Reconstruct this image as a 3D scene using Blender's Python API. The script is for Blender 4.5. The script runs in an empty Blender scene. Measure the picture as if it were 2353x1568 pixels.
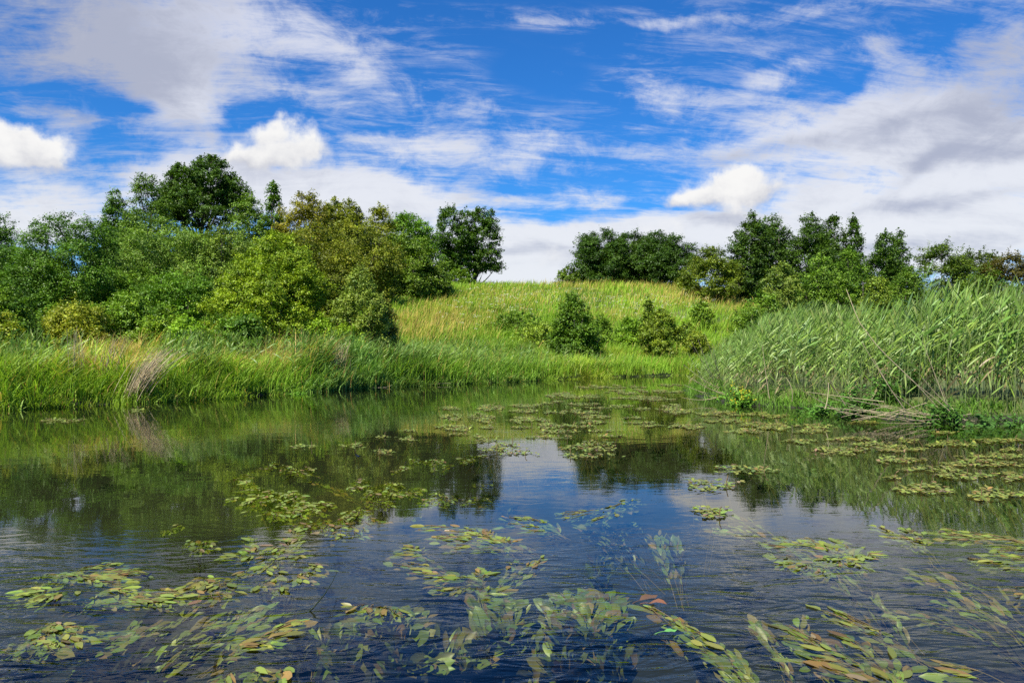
import bpy, math
import numpy as np
R = math.radians
C = bpy.context.scene.collection
scene = bpy.context.scene

# ------------------------------------------------------------------ camera
F, CX, VH, CH = 1832.0, 1176.0, 800.0, 1.1      # focal length, centre, horizon (units of a 2352 wide photo), eye height
cam_d = bpy.data.cameras.new('camera'); cam = bpy.data.objects.new('camera', cam_d); C.objects.link(cam)
cam.location = (0, 0, CH); cam.rotation_euler = (R(90), 0, 0)
cam_d.sensor_width = 36.0; cam_d.lens = 36.0 * F / 2352.0
cam_d.shift_y = 16.0 / 2352.0
cam_d.clip_start = 0.05; cam_d.clip_end = 6000
scene.camera = cam
scene.view_settings.view_transform = 'Standard'; scene.view_settings.look = 'None'
scene.view_settings.exposure = 0.85; scene.view_settings.gamma = 1.0
scene.render.engine = 'CYCLES'; scene.cycles.use_denoising = False
scene.cycles.max_bounces = 8; scene.cycles.diffuse_bounces = 3; scene.cycles.glossy_bounces = 3
scene.cycles.transparent_max_bounces = 12; scene.cycles.transmission_bounces = 4
scene.cycles.sample_clamp_indirect = 6.0
scene.cycles.caustics_reflective = False; scene.cycles.caustics_refractive = False

# ------------------------------------------------------------------ light
SUN_EL, SUN_AZ = 52.0, 214.0                     # azimuth clockwise from +Y: behind the camera, a little to the left
sd = bpy.data.lights.new('sun', 'SUN'); sd.energy = 5.0; sd.angle = R(0.53); sd.color = (1.0, 0.95, 0.86)
sun = bpy.data.objects.new('sun', sd); C.objects.link(sun)
sun.rotation_euler = (R(90 - SUN_EL), 0, R(180 - SUN_AZ))
sun.location = (-20, -40, 60)

# ------------------------------------------------------------------ shader node helpers
class S:
    """A shader socket with arithmetic."""
    def __init__(s, nt, sock): s.nt, s.k = nt, sock
    def _m(s, op, *a, clamp=False):
        n = s.nt.nodes.new('ShaderNodeMath'); n.operation = op; n.use_clamp = clamp
        for i, v in enumerate((s,) + a):
            if isinstance(v, S): s.nt.links.new(v.k, n.inputs[i])
            else: n.inputs[i].default_value = v
        return S(s.nt, n.outputs[0])
    def __add__(s, o): return s._m('ADD', o)
    __radd__ = __add__
    def __mul__(s, o): return s._m('MULTIPLY', o)
    __rmul__ = __mul__
    def __sub__(s, o): return s._m('SUBTRACT', o)
    def __rsub__(s, o): return (s * -1.0) + o
    def __truediv__(s, o): return s._m('DIVIDE', o)
    def f(s, op, *a, clamp=False): return s._m(op, *a, clamp=clamp)
    def clamp(s): return s._m('ADD', 0.0, clamp=True)
    def smooth(s, a, b):
        n = s.nt.nodes.new('ShaderNodeMapRange'); n.interpolation_type = 'SMOOTHSTEP'
        s.nt.links.new(s.k, n.inputs[0]); n.inputs[1].default_value = a; n.inputs[2].default_value = b
        return S(s.nt, n.outputs[0])
def vec(nt, x, y, z=0.0):
    n = nt.nodes.new('ShaderNodeCombineXYZ')
    for i, v in enumerate((x, y, z)):
        if isinstance(v, S): nt.links.new(v.k, n.inputs[i])
        else: n.inputs[i].default_value = v
    return n.outputs[0]
def noise(nt, v, scale, detail=6.0, rough=0.55, dist=0.0, out='Fac'):
    n = nt.nodes.new('ShaderNodeTexNoise'); n.inputs['Scale'].default_value = scale
    n.inputs['Detail'].default_value = detail; n.inputs['Roughness'].default_value = rough
    n.inputs['Distortion'].default_value = dist
    if v is not None: nt.links.new(v, n.inputs['Vector'])
    return S(nt, n.outputs[0 if out == 'Fac' else 1])
def mixc(nt, fac, a, b, blend='MIX'):
    n = nt.nodes.new('ShaderNodeMix'); n.data_type = 'RGBA'; n.blend_type = blend
    for sock, v in ((n.inputs[0], fac), (n.inputs[6], a), (n.inputs[7], b)):
        if isinstance(v, S): nt.links.new(v.k, sock)
        elif isinstance(v, (int, float)): sock.default_value = v
        elif isinstance(v, tuple): sock.default_value = v + (1.0,)
        else: nt.links.new(v, sock)
    return S(nt, n.outputs[2])

# ------------------------------------------------------------------ sky: clear air plus clouds placed by compass bearing and elevation
world = bpy.data.worlds.new('World'); scene.world = world; world.use_nodes = True
wt = world.node_tree; wt.nodes.clear()
sky = wt.nodes.new('ShaderNodeTexSky'); sky.sky_type = 'NISHITA'; sky.sun_disc = False
sky.sun_elevation = R(SUN_EL); sky.sun_rotation = R(SUN_AZ); sky.altitude = 200; sky.air_density = 1.0
sky.dust_density = 0.4; sky.ozone_density = 3.0
tc = wt.nodes.new('ShaderNodeTexCoord'); sp = wt.nodes.new('ShaderNodeSeparateXYZ')
wt.links.new(tc.outputs['Generated'], sp.inputs[0])
DX, DY, DZ = (S(wt, sp.outputs[i]) for i in range(3))
AZ = DX.f('ARCTAN2', DY); EL = DZ.f('ARCSINE')
def sky_at(u, v):
    a = math.atan((u - CX) / F); return a, math.atan((VH - v) / F * math.cos(a))
wv = vec(wt, AZ, EL)
w1 = noise(wt, wv, 7.0, 4.0, 0.55, out='Color'); ws = wt.nodes.new('ShaderNodeSeparateXYZ'); wt.links.new(w1.k, ws.inputs[0])
AZW = AZ + (S(wt, ws.outputs[0]) - 0.5) * 0.10; ELW = EL + (S(wt, ws.outputs[1]) - 0.5) * 0.06
def blob(u, v, su, sv, amp, rot=0.0, shade=False, az=None, el=None):
    a, e = sky_at(u, v); su, sv = su / F, sv / F
    x, y = (az or AZW) - a, (el or ELW) - e
    if rot:
        c, s_ = math.cos(R(rot)), math.sin(R(rot)); x, y = x * c + y * s_, y * c - x * s_
    x, y = x / su, y / sv
    g = (x * x + y * y).f('MULTIPLY', -0.5).f('EXPONENT') * amp
    return (g, g * y) if shade else g
def total(items):
    t = items[0]
    for i in items[1:]: t = t + i
    return t
PZ = DZ.f('MAXIMUM', 0.0) + 0.16
PX, PY = DX / PZ, DY / PZ
veil_n = noise(wt, vec(wt, PX * 0.55 + PY * 0.30, PY * 1.25 - PX * 0.18), 1.9, 10.0, 0.68, 0.35)
veil_f = noise(wt, vec(wt, PX * 0.75 + PY * 0.5, PY * 2.6 - PX * 0.5), 4.2, 9.0, 0.72, 0.6)
alto_n = noise(wt, vec(wt, AZ * 1.0, EL * 1.6), 13.0, 9.0, 0.68, 0.5)
VEIL = [   # u, v, su, sv, amp, rot
    (150, 60, 300, 150, .80, 0), (420, 60, 170, 110, .62, 0), (560, 170, 90, 40, -.25, 0), (110, 270, 90, 30, .45, 0), (455, 255, 62, 48, .85, 0),
    (760, 130, 210, 60, .36, -14), (960, 215, 190, 34, .48, -16), (700, 215, 160, 22, .40, -8), (1150, 255, 70, 30, .35, -25), (800, 60, 180, 40, .45, -10),
    (1270, 42, 330, 19, .85, -3), (1800, 40, 330, 28, .60, 4), (1560, 15, 90, 20, .4, 10), (1370, 115, 70, 14, .3, 6), (1030, 130, 40, 12, .35, -10),
    (1480, 195, 95, 42, .95, 2), (1690, 235, 150, 50, .50, 6), (1800, 160, 90, 26, .40, 6),
    (2050, 90, 160, 70, .40, 0), (2300, 110, 130, 160, .58, 0), (2150, 240, 190, 75, .62, 0), (1960, 290, 150, 40, .45, 0), (2290, 330, 170, 40, .55, 0),
    (1750, 340, 300, 40, .50, 0), (950, 330, 160, 30, .55, 0), (1150, 370, 240, 40, .60, 0), (1000, 430, 260, 26, .45, 0), (1250, 320, 60, 20, .25, 0),
    (2150, 400, 330, 50, .70, 0), (2200, 510, 320, 60, .9, 0), (1750, 560, 300, 50, .9, 0), (1330, 460, 110, 24, .55, 4),
    (1230, 590, 170, 55, 1.0, 0), (1500, 520, 170, 20, .6, 5), (900, 470, 150, 25, .75, 0), (880, 540, 220, 60, .8, 0), (1180, 520, 90, 24, .2, 0),
    (150, 430, 230, 55, .62, 0), (1176, 690, 2500, 75, .78, 0), (60, 520, 130, 45, .8, 0), (420, 400, 200, 40, .4, 0), (660, 440, 150, 45, .8, 0), (330, 290, 60, 20, .3, 0),
    (1430, 70, 260, 12, -.30, 0), (1250, 160, 150, 45, -.65, 0), (1600, 95, 220, 30, -.25, 0), (1900, 210, 55, 50, -.35, 0), (640, 300, 50, 30, -.3, 0),
    (1420, 410, 130, 22, -.25, 0), (1300, 505, 100, 18, -.35, 0), (280, 330, 55, 35, -.4, 0), (900, 30, 90, 30, -.2, 0), (2120, 60, 40, 40, -.3, 0), (2200, 130, 40, 40, -.3, 0), (2080, 235, 40, 22, -.3, 20), (2330, 270, 40, 22, -.3, 0), (1960, 60, 60, 30, -.2, 0), (220, 230, 80, 18, -.3, 0), (180, 390, 60, 14, -.25, 0)]
cov = total([blob(*b) for b in VEIL])
rear = DY.smooth(0.45, -0.1) * 0.45 - EL.smooth(0.36, 0.48) * 0.85          # loose cloud over the rest of the sky
cov = cov + rear
veil = (cov * 0.95 + (veil_n - 0.5) * 1.25 + (veil_f - 0.5) * 0.95 + (alto_n - 0.5) * 1.25).smooth(0.44, 1.16)
wisp = (veil_f * 0.55 + veil_n * 0.25 + alto_n * 0.20).smooth(0.46, 0.72) * (cov + 0.25).smooth(-0.1, 0.55) * 0.70
veil = (veil * 0.94).f('MAXIMUM', wisp)
# heaped clouds with crisp edges
CUM = [(60, 350, 58, 30, .95), (10, 325, 40, 26, .8), (70, 312, 26, 16, .6), (130, 352, 30, 22, .8), (-60, 340, 60, 30, .8),
       (640, 322, 58, 32, 1.0), (640, 368, 70, 18, .5), (655, 280, 24, 16, .9), (605, 298, 20, 14, .6), (555, 342, 34, 14, .8), (520, 352, 24, 8, .6), (712, 322, 28, 20, .8), (690, 350, 50, 18, .6), (590, 360, 50, 14, .6),
       (1700, 432, 58, 30, 1.1), (1625, 452, 50, 24, 1.0), (1578, 466, 30, 14, .8), (1660, 462, 80, 18, .7), (1775, 440, 32, 20, .8), (1725, 402, 28, 14, .7), (1670, 405, 22, 12, .5),
       (1080, 490, 26, 16, 1.0), (1000, 510, 20, 18, .7), (1260, 590, 42, 30, .7), (1480, 530, 60, 14, .4), (1650, 520, 70, 16, .5), (1560, 560, 80, 20, .5)]
cn = noise(wt, wv, 17.0, 9.0, 0.6, 0.2); cn2 = noise(wt, wv, 9.0, 3.0, 0.5)
cw = wt.nodes.new('ShaderNodeSeparateXYZ'); wt.links.new(noise(wt, wv, 15.0, 5.0, 0.6, out='Color').k, cw.inputs[0])
AZC = AZ + (cn2 - 0.5) * 0.03 + (S(wt, cw.outputs[0]) - 0.5) * 0.075; ELC = EL + (S(wt, cw.outputs[1]) - 0.5) * 0.060
cg = [blob(*b, shade=True, az=AZC, el=ELC) for b in CUM]
csum = total([g[0] for g in cg]); cshade = total([g[1] for g in cg])
vert = cshade / (csum + 0.12)
cum = (csum * 0.85 + (cn - 0.5) * 1.9).smooth(0.24, 1.22) * vert.smooth(-1.7, -0.35)
lit = (vert * 0.60 + (cn - 0.5) * 2.4 + 0.35).smooth(-0.75, 0.75)
# light and grey in the thin cloud: thick parts turn grey below, and the streaks overhead at the left are the thickest
GREY = [(80, 90, 240, 140, 1.0, 0), (2270, 130, 140, 90, .6, 0), (1320, 575, 260, 9, .5, 0), (1950, 575, 220, 12, .5, 0), (900, 505, 180, 9, .4, 0), (2000, 300, 160, 14, .4, 5), (300, 60, 160, 110, .35, 0), (2160, 472, 110, 12, .8, 4), (2100, 415, 80, 16, .45, 30), (2230, 370, 170, 16, .6, 0), (640, 410, 90, 24, .5, 0),
        (2320, 250, 90, 60, .5, 0), (1900, 340, 220, 16, .4, 0), (1660, 500, 90, 14, .7, 0), (450, 300, 40, 20, .4, 0), (1350, 600, 60, 18, .35, 0), (1100, 420, 60, 50, .3, 0)]
grey = (total([blob(*b) for b in GREY]) + (alto_n - 0.5) * 1.6 + (veil_n - 0.5) * 1.0 + (veil_f - 0.5) * 0.6).smooth(-0.05, 1.15)
hor = EL.smooth(0.42, 0.10)
veil_col = mixc(wt, grey, mixc(wt, hor, (.82, .85, .98), (.95, .965, 1.0)), (.50, .53, .65))
cum_col = mixc(wt, lit, (.52, .54, .63), (.99, .985, .975))
hs = wt.nodes.new('ShaderNodeHueSaturation'); hs.inputs['Saturation'].default_value = 1.14; hs.inputs['Value'].default_value = 0.95
wt.links.new(sky.outputs[0], hs.inputs['Color'])
air = mixc(wt, 1.0, hs.outputs[0], (0.27, 0.78, 1.28), 'MULTIPLY')
b_air = wt.nodes.new('ShaderNodeBackground'); b_air.inputs[1].default_value = 0.070; wt.links.new(air.k, b_air.inputs[0])
b_veil = wt.nodes.new('ShaderNodeBackground'); wt.links.new(veil_col.k, b_veil.inputs[0]); b_veil.inputs[1].default_value = 0.50
b_cum = wt.nodes.new('ShaderNodeBackground'); wt.links.new(cum_col.k, b_cum.inputs[0]); b_cum.inputs[1].default_value = 0.53
def mixs(nt, fac, a, b):
    n = nt.nodes.new('ShaderNodeMixShader')
    if isinstance(fac, S): nt.links.new(fac.k, n.inputs[0])
    else: n.inputs[0].default_value = fac
    nt.links.new(a, n.inputs[1]); nt.links.new(b, n.inputs[2]); return n.outputs[0]
m1 = mixs(wt, veil * EL.smooth(-0.06, 0.0), b_air.outputs[0], b_veil.outputs[0]); m2 = mixs(wt, cum, m1, b_cum.outputs[0])
wo = wt.nodes.new('ShaderNodeOutputWorld'); wt.links.new(m2, wo.inputs[0])
world.cycles.sampling_method = 'MANUAL'; world.cycles.sample_map_resolution = 512

# ------------------------------------------------------------------ materials
def new_mat(name):
    m = bpy.data.materials.new(name); m.use_nodes = True; nt = m.node_tree; nt.nodes.clear()
    o = nt.nodes.new('ShaderNodeOutputMaterial'); return m, nt, o
def leaf_mat(name, rough=0.5, spec=0.3, trans=0.32, mottle=0.0, warm=(1.15, 1.25, 0.55)):
    m, nt, o = new_mat(name)
    at = nt.nodes.new('ShaderNodeAttribute'); at.attribute_name = 'tint'
    col = S(nt, at.outputs['Color'])
    if mottle:
        g = nt.nodes.new('ShaderNodeNewGeometry')
        n1 = noise(nt, g.outputs['Position'], 55.0, 4.0, 0.6); n2 = noise(nt, g.outputs['Position'], 14.0, 3.0, 0.6)
        col = mixc(nt, (n1 * 0.6 + n2 * 0.4).smooth(0.52, 0.72) * mottle, col, (.10, .065, .022))
    p = nt.nodes.new('ShaderNodeBsdfPrincipled'); nt.links.new(col.k, p.inputs['Base Color'])
    p.inputs['Roughness'].default_value = rough; p.inputs['Specular IOR Level'].default_value = spec
    t = nt.nodes.new('ShaderNodeBsdfTranslucent'); tcol = mixc(nt, 1.0, col, warm, 'MULTIPLY'); nt.links.new(tcol.k, t.inputs[0])
    nt.links.new(mixs(nt, trans, p.outputs[0], t.outputs[0]), o.inputs[0]); return m
M_LEAF = leaf_mat('leaf', 0.50, 0.28, 0.24)
M_GRASS = leaf_mat('grass_blade', 0.55, 0.25, 0.35)
M_REED = leaf_mat('reed_leaf', 0.45, 0.35, 0.28, warm=(1.1, 1.2, 0.7))
M_POND = leaf_mat('pondweed_leaf', 0.40, 0.4, 0.15, 0.62, warm=(1.0, 1.05, 0.6))
M_STEM = leaf_mat('plant_stem', 0.6, 0.2, 0.05)
M_FLOWER = leaf_mat('petal', 0.6, 0.2, 0.25, warm=(1, 1, 1))
def bark():
    m, nt, o = new_mat('bark'); g = nt.nodes.new('ShaderNodeTexCoord')
    mp = nt.nodes.new('ShaderNodeMapping'); mp.inputs['Scale'].default_value = (9, 9, 2.2); nt.links.new(g.outputs['Object'], mp.inputs[0])
    n1 = noise(nt, mp.outputs[0], 2.0, 6.0, 0.65)
    c = mixc(nt, n1.smooth(0.35, 0.68), (.030, .024, .017), (.14, .115, .085))
    p = nt.nodes.new('ShaderNodeBsdfPrincipled'); nt.links.new(c.k, p.inputs['Base Color']); p.inputs['Roughness'].default_value = 0.9
    b = nt.nodes.new('ShaderNodeBump'); b.inputs['Strength'].default_value = 0.6; b.inputs['Distance'].default_value = 0.03
    nt.links.new(n1.k, b.inputs['Height']); nt.links.new(b.outputs[0], p.inputs['Normal']); nt.links.new(p.outputs[0], o.inputs[0]); return m
M_BARK = bark()
def ground_mat():
    m, nt, o = new_mat('turf_and_mud'); g = nt.nodes.new('ShaderNodeNewGeometry')
    s_ = nt.nodes.new('ShaderNodeSeparateXYZ'); nt.links.new(g.outputs['Position'], s_.inputs[0]); z = S(nt, s_.outputs[2])
    n1 = noise(nt, g.outputs['Position'], 0.35, 6.0, 0.6); n2 = noise(nt, g.outputs['Position'], 5.0, 6.0, 0.65)
    turf = mixc(nt, n1.smooth(0.35, 0.65), (.055, .095, .014), (.11, .12, .03))
    turf = mixc(nt, n2.smooth(0.45, 0.75) * 0.6, turf, (.05, .06, .02))
    mud = mixc(nt, n2.smooth(0.4, 0.65), (.012, .015, .005), (.026, .027, .010))
    bed = mixc(nt, n1.smooth(0.4, 0.62), (.005, .0065, .0025), (.011, .011, .004))
    shore = mixc(nt, (z + (n2 - 0.5) * 0.12).smooth(-0.06, 0.02), bed, mud)
    c = mixc(nt, (z + (n2 - 0.5) * 0.08).smooth(0.06, 0.13), shore, turf)
    p = nt.nodes.new('ShaderNodeBsdfPrincipled'); nt.links.new(c.k, p.inputs['Base Color']); p.inputs['Roughness'].default_value = 0.95
    b = nt.nodes.new('ShaderNodeBump'); b.inputs['Strength'].default_value = 0.8; b.inputs['Distance'].default_value = 0.08
    nt.links.new(n2.k, b.inputs['Height']); nt.links.new(b.outputs[0], p.inputs['Normal']); nt.links.new(p.outputs[0], o.inputs[0]); return m
M_GROUND = ground_mat()
def water_mat():
    m, nt, o = new_mat('river_water'); g = nt.nodes.new('ShaderNodeTexCoord')
    s_ = nt.nodes.new('ShaderNodeSeparateXYZ'); nt.links.new(g.outputs['Object'], s_.inputs[0])
    x, y = S(nt, s_.outputs[0]), S(nt, s_.outputs[1])
    big = noise(nt, vec(nt, x * 0.55, y * 0.8), 1.0, 3.0, 0.5, 0.4)
    mid = noise(nt, vec(nt, x * 3.2 + y * 0.8, y * 7.5 - x * 0.5), 1.0, 2.0, 0.5, 1.1)
    fine = noise(nt, vec(nt, x * 9.0, y * 24.0), 1.0, 3.0, 0.55, 0.9)
    cap = noise(nt, vec(nt, x * 22.0 + y * 6.0, y * 60.0), 1.0, 2.0, 0.5, 0.5)
    run = noise(nt, vec(nt, x * 0.35, y * 0.22), 1.0, 3.0, 0.5)               # where the current runs rough or smooth
    near = y.smooth(5.2, 2.7)                                                # the fast shallow run below the camera
    rough_w = run.smooth(0.38, 0.66)
    h = big * 0.004 + mid * (0.0006 + near * 0.0160) * (0.4 + rough_w) \
        + fine * (0.00014 + near * 0.0036) * (0.3 + rough_w) + cap * near * rough_w * 0.0004
    b = nt.nodes.new('ShaderNodeBump'); b.inputs['Strength'].default_value = 1.0; b.inputs['Distance'].default_value = 1.0
    nt.links.new(h.k, b.inputs['Height'])
    fr = nt.nodes.new('ShaderNodeFresnel'); fr.inputs['IOR'].default_value = 1.333; nt.links.new(b.outputs[0], fr.inputs['Normal'])
    gl = nt.nodes.new('ShaderNodeBsdfGlossy'); gl.inputs['Roughness'].default_value = 0.015; nt.links.new(b.outputs[0], gl.inputs['Normal'])
    gl.inputs['Color'].default_value = (1, 1, 1, 1)
    tr = nt.nodes.new('ShaderNodeBsdfTransparent'); tr.inputs[0].default_value = (.74, .78, .56, 1)
    nt.links.new(mixs(nt, S(nt, fr.outputs[0]), tr.outputs[0], gl.outputs[0]), o.inputs[0]); return m
M_WATER = water_mat()
def plain(name, col, rough=0.5, metal=0.0):
    m, nt, o = new_mat(name); p = nt.nodes.new('ShaderNodeBsdfPrincipled'); g = nt.nodes.new('ShaderNodeTexCoord')
    n1 = noise(nt, g.outputs['Object'], 300.0, 3.0)
    c = mixc(nt, n1, tuple(a * 0.7 for a in col), tuple(min(1, a * 1.3) for a in col))
    nt.links.new(c.k, p.inputs['Base Color']); p.inputs['Roughness'].default_value = rough; p.inputs['Metallic'].default_value = metal
    nt.links.new(p.outputs[0], o.inputs[0]); return m
M_FLY = plain('damselfly_body', (.006, .012, .03), 0.3, 0.5)
M_WING = plain('damselfly_wing', (.008, .010, .022), 0.35)

# ------------------------------------------------------------------ mesh helpers
class MB:
    def __init__(s): s.v, s.c, s.q, s.t, s.n = [], [], [], [], 0
    def add(s, v, quads=None, tris=None, col=None):
        v = np.asarray(v, float).reshape(-1, 3); col = np.asarray(col if col is not None else (1, 1, 1), float)
        s.v.append(v); s.c.append(np.broadcast_to(col, (len(v), 3)) if col.ndim == 1 else col.reshape(-1, 3))
        if quads is not None and len(quads): s.q.append(np.asarray(quads, np.int64).reshape(-1, 4) + s.n)
        if tris is not None and len(tris): s.t.append(np.asarray(tris, np.int64).reshape(-1, 3) + s.n)
        s.n += len(v)
    def mesh(s, name, mat, origin=(0, 0, 0), smooth=False):
        v = np.concatenate(s.v) - np.asarray(origin, float); c = np.concatenate(s.c)
        q = np.concatenate(s.q) if s.q else np.zeros((0, 4), np.int64); t = np.concatenate(s.t) if s.t else np.zeros((0, 3), np.int64)
        me = bpy.data.meshes.new(name); me.vertices.add(len(v)); me.vertices.foreach_set('co', v.astype(np.float32).ravel())
        li = np.concatenate([q.ravel(), t.ravel()]).astype(np.int32); me.loops.add(len(li)); me.loops.foreach_set('vertex_index', li)
        nf = len(q) + len(t); me.polygons.add(nf)
        st = np.concatenate([np.arange(len(q)) * 4, len(q) * 4 + np.arange(len(t)) * 3]).astype(np.int32); me.polygons.foreach_set('loop_start', st)
        if smooth: me.polygons.foreach_set('use_smooth', np.ones(nf, bool))
        a = me.attributes.new('tint', 'FLOAT_COLOR', 'POINT'); cc = np.ones((len(c), 4), np.float32); cc[:, :3] = np.clip(c, 0.001, 0.95); a.data.foreach_set('color', cc.ravel())
        me.materials.append(mat); me.update(calc_edges=True); me.validate(); return me
    def build(s, name, mat, parent=None, origin=None, smooth=False):
        if origin is None: origin = tuple(parent.location) if parent else (0, 0, 0)
        o = bpy.data.objects.new(name, s.mesh(name, mat, origin, smooth)); C.objects.link(o)
        if parent: o.parent = parent
        else: o.location = origin
        return o
def tag(o, label=None, cat=None, group=None, kind=None):
    for k, v in (('label', label), ('category', cat), ('group', group), ('kind', kind)):
        if v: o[k] = v
    return o
def empty(name, loc, label, cat, group=None):
    o = bpy.data.objects.new(name, None); C.objects.link(o); o.location = loc; o.empty_display_size = 0.2
    return tag(o, label, cat, group)
def unit(a): return a / np.maximum(np.linalg.norm(a, axis=-1, keepdims=True), 1e-9)
def tube(B, pts, rad, col=(.1, .1, .1), sides=6):
    p = np.asarray(pts, float); n = len(p); rad = np.broadcast_to(np.asarray(rad, float), (n,))
    t = unit(np.gradient(p, axis=0)); up = np.where(np.abs(t[:, 2:3]) > 0.9, [[1., 0, 0]], [[0., 0, 1.]])
    a = unit(np.cross(t, up)); b = np.cross(t, a)
    th = np.arange(sides) * 2 * np.pi / sides
    v = p[:, None] + rad[:, None, None] * (a[:, None] * np.cos(th)[None, :, None] + b[:, None] * np.sin(th)[None, :, None])
    i = np.arange(n - 1)[:, None] * sides; j = np.arange(sides)[None]; k = (j + 1) % sides
    B.add(v, np.stack([i + j, i + k, i + sides + k, i + sides + j], -1).reshape(-1, 4), None, col)
def bez(a, b, c, n=8):
    t = np.linspace(0, 1, n)[:, None]; a, b, c = (np.asarray(q, float) for q in (a, b, c))
    return (1 - t) ** 2 * a + 2 * t * (1 - t) * b + t * t * c
def vnoise(x, y, seed=0):                             # smooth value noise 0..1
    xi, yi = np.floor(x), np.floor(y); fx, fy = x - xi, y - yi
    fx, fy = fx * fx * (3 - 2 * fx), fy * fy * (3 - 2 * fy)
    h = lambda a, b: np.modf(np.abs(np.sin(a * 127.1 + b * 311.7 + seed * 74.7) * 43758.5453))[0]
    return (h(xi, yi) * (1 - fx) + h(xi + 1, yi) * fx) * (1 - fy) + (h(xi, yi + 1) * (1 - fx) + h(xi + 1, yi + 1) * fx) * fy
sstep = lambda t: np.clip(t, 0, 1) ** 2 * (3 - 2 * np.clip(t, 0, 1))

# ------------------------------------------------------------------ the land
FAR = np.array([(-60, -30), (-40, -8), (-25, 2), (-16, 8), (-9.2, 14.3), (-6.5, 17.5), (-4.2, 22.2), (-1.05, 25.2), (2, 28.8), (6.3, 32.5), (9, 34.5), (15, 38), (40, 45), (120, 60)], float)
NEAR = np.array([(120, 54), (40, 39), (14, 32), (8.5, 28), (5.6, 24), (4.75, 21.2), (4.3, 18), (4.35, 16.2), (4.6, 15.3), (5.7, 14.7), (5.55, 13.1), (6.15, 12.3), (7.85, 12.0), (12, 11.3), (15, 6), (17, -5), (20, -30)], float)
RIVER = np.concatenate([FAR, NEAR])
def shore(x, y):                                      # signed distance to the water's edge, positive on land
    x, y = np.asarray(x, float), np.asarray(y, float); d = np.full(x.shape, 1e9); inside = np.zeros(x.shape, bool)
    for (ax, ay), (bx, by) in zip(RIVER, np.roll(RIVER, -1, 0)):
        ex, ey = bx - ax, by - ay; t = np.clip(((x - ax) * ex + (y - ay) * ey) / (ex * ex + ey * ey), 0, 1)
        d = np.minimum(d, np.hypot(x - ax - t * ex, y - ay - t * ey))
        if ay != by: inside ^= ((ay > y) != (by > y)) & (x < ex * (y - ay) / ey + ax)
    d = d + (vnoise(x * 1.3, y * 1.3, 3) - 0.5) * 0.5 + (vnoise(x * 4, y * 4, 4) - 0.5) * 0.16
    return np.where(inside, -d, d)
CREST_U = [-600, 900, 1030, 1200, 1400, 1560, 1700, 1800, 2000, 2352, 3200]
CREST_V = [668, 660, 656, 664, 664, 664, 678, 694, 702, 706, 710]
YC = 72.0
def land(x, y, d=None):
    x, y = np.asarray(x, float), np.asarray(y, float)
    if d is None: d = shore(x, y)
    z = np.where(d < 0, -1.1 * sstep(-d / 2.6) - 0.04 * (vnoise(x * 1.1, y * 1.1, 5)), 0.05 + 0.26 * sstep(d / 0.7))
    yb = np.interp(x, FAR[:, 0], FAR[:, 1]); u = CX + x / np.maximum(y, 8.0) * F
    yc = YC + 0 * x; hc = CH + (VH - np.interp(u, CREST_U, CREST_V)) / F * yc - 0.35
    s_ = (y - yb - 3.0) / np.maximum(yc - yb - 3.0, 5.0)
    f = 0.5 * sstep(s_) + 0.5 * np.clip(s_, 0, 1)
    hill = hc * f - np.clip(y - yc, 0, 130) * 0.035
    bumps = (vnoise(x * 0.16, y * 0.16, 7) - 0.5) * 0.7 + (vnoise(x * 0.6, y * 0.6, 8) - 0.5) * 0.22
    far_side = (y > yb) & (d > 0)
    return np.where(far_side, z + np.maximum(hill, 0) + bumps * sstep((y - yb - 4) / 10.0) * (0.9), z)
def axis(lo, a, b, hi, step, k):
    out = list(np.arange(a, b, step)); s_ = step
    while out[-1] < hi: s_ *= k; out.append(out[-1] + s_)
    s_ = step
    while out[0] > lo: s_ *= k; out.insert(0, out[0] - s_)
    return np.array(out)
gx, gy = axis(-2500, -26, 26, 2500, 0.22, 1.12), axis(-400, 9, 40, 3500, 0.22, 1.06)
GX, GY = np.meshgrid(gx, gy); GZ = land(GX, GY)
B = MB(); i = np.arange(len(gy) - 1)[:, None] * len(gx); j = np.arange(len(gx) - 1)[None]
B.add(np.stack([GX, GY, GZ], -1), np.stack([i + j, i + j + 1, i + len(gx) + j + 1, i + len(gx) + j], -1).reshape(-1, 4))
tag(B.build('ground', M_GROUND, smooth=True), kind='structure')
B = MB(); wx, wy = np.linspace(-60, 120, 40), np.linspace(-30, 62, 24); WX, WY = np.meshgrid(wx, wy)
i = np.arange(23)[:, None] * 40; j = np.arange(39)[None]
B.add(np.stack([WX, WY, WX * 0], -1), np.stack([i + j, i + j + 1, i + 41 + j, i + 40 + j], -1).reshape(-1, 4))
tag(B.build('water', M_WATER), kind='structure')
def at(u, v, y): return np.array([(u - CX) / F * y, y, CH + (VH - v) / F * y])
def on_level(u, v, z=0.0):
    y = F * (CH - z) / (np.asarray(v, float) - VH); return np.stack([(np.asarray(u, float) - CX) / F * y, y, z + 0 * y], -1)

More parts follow.
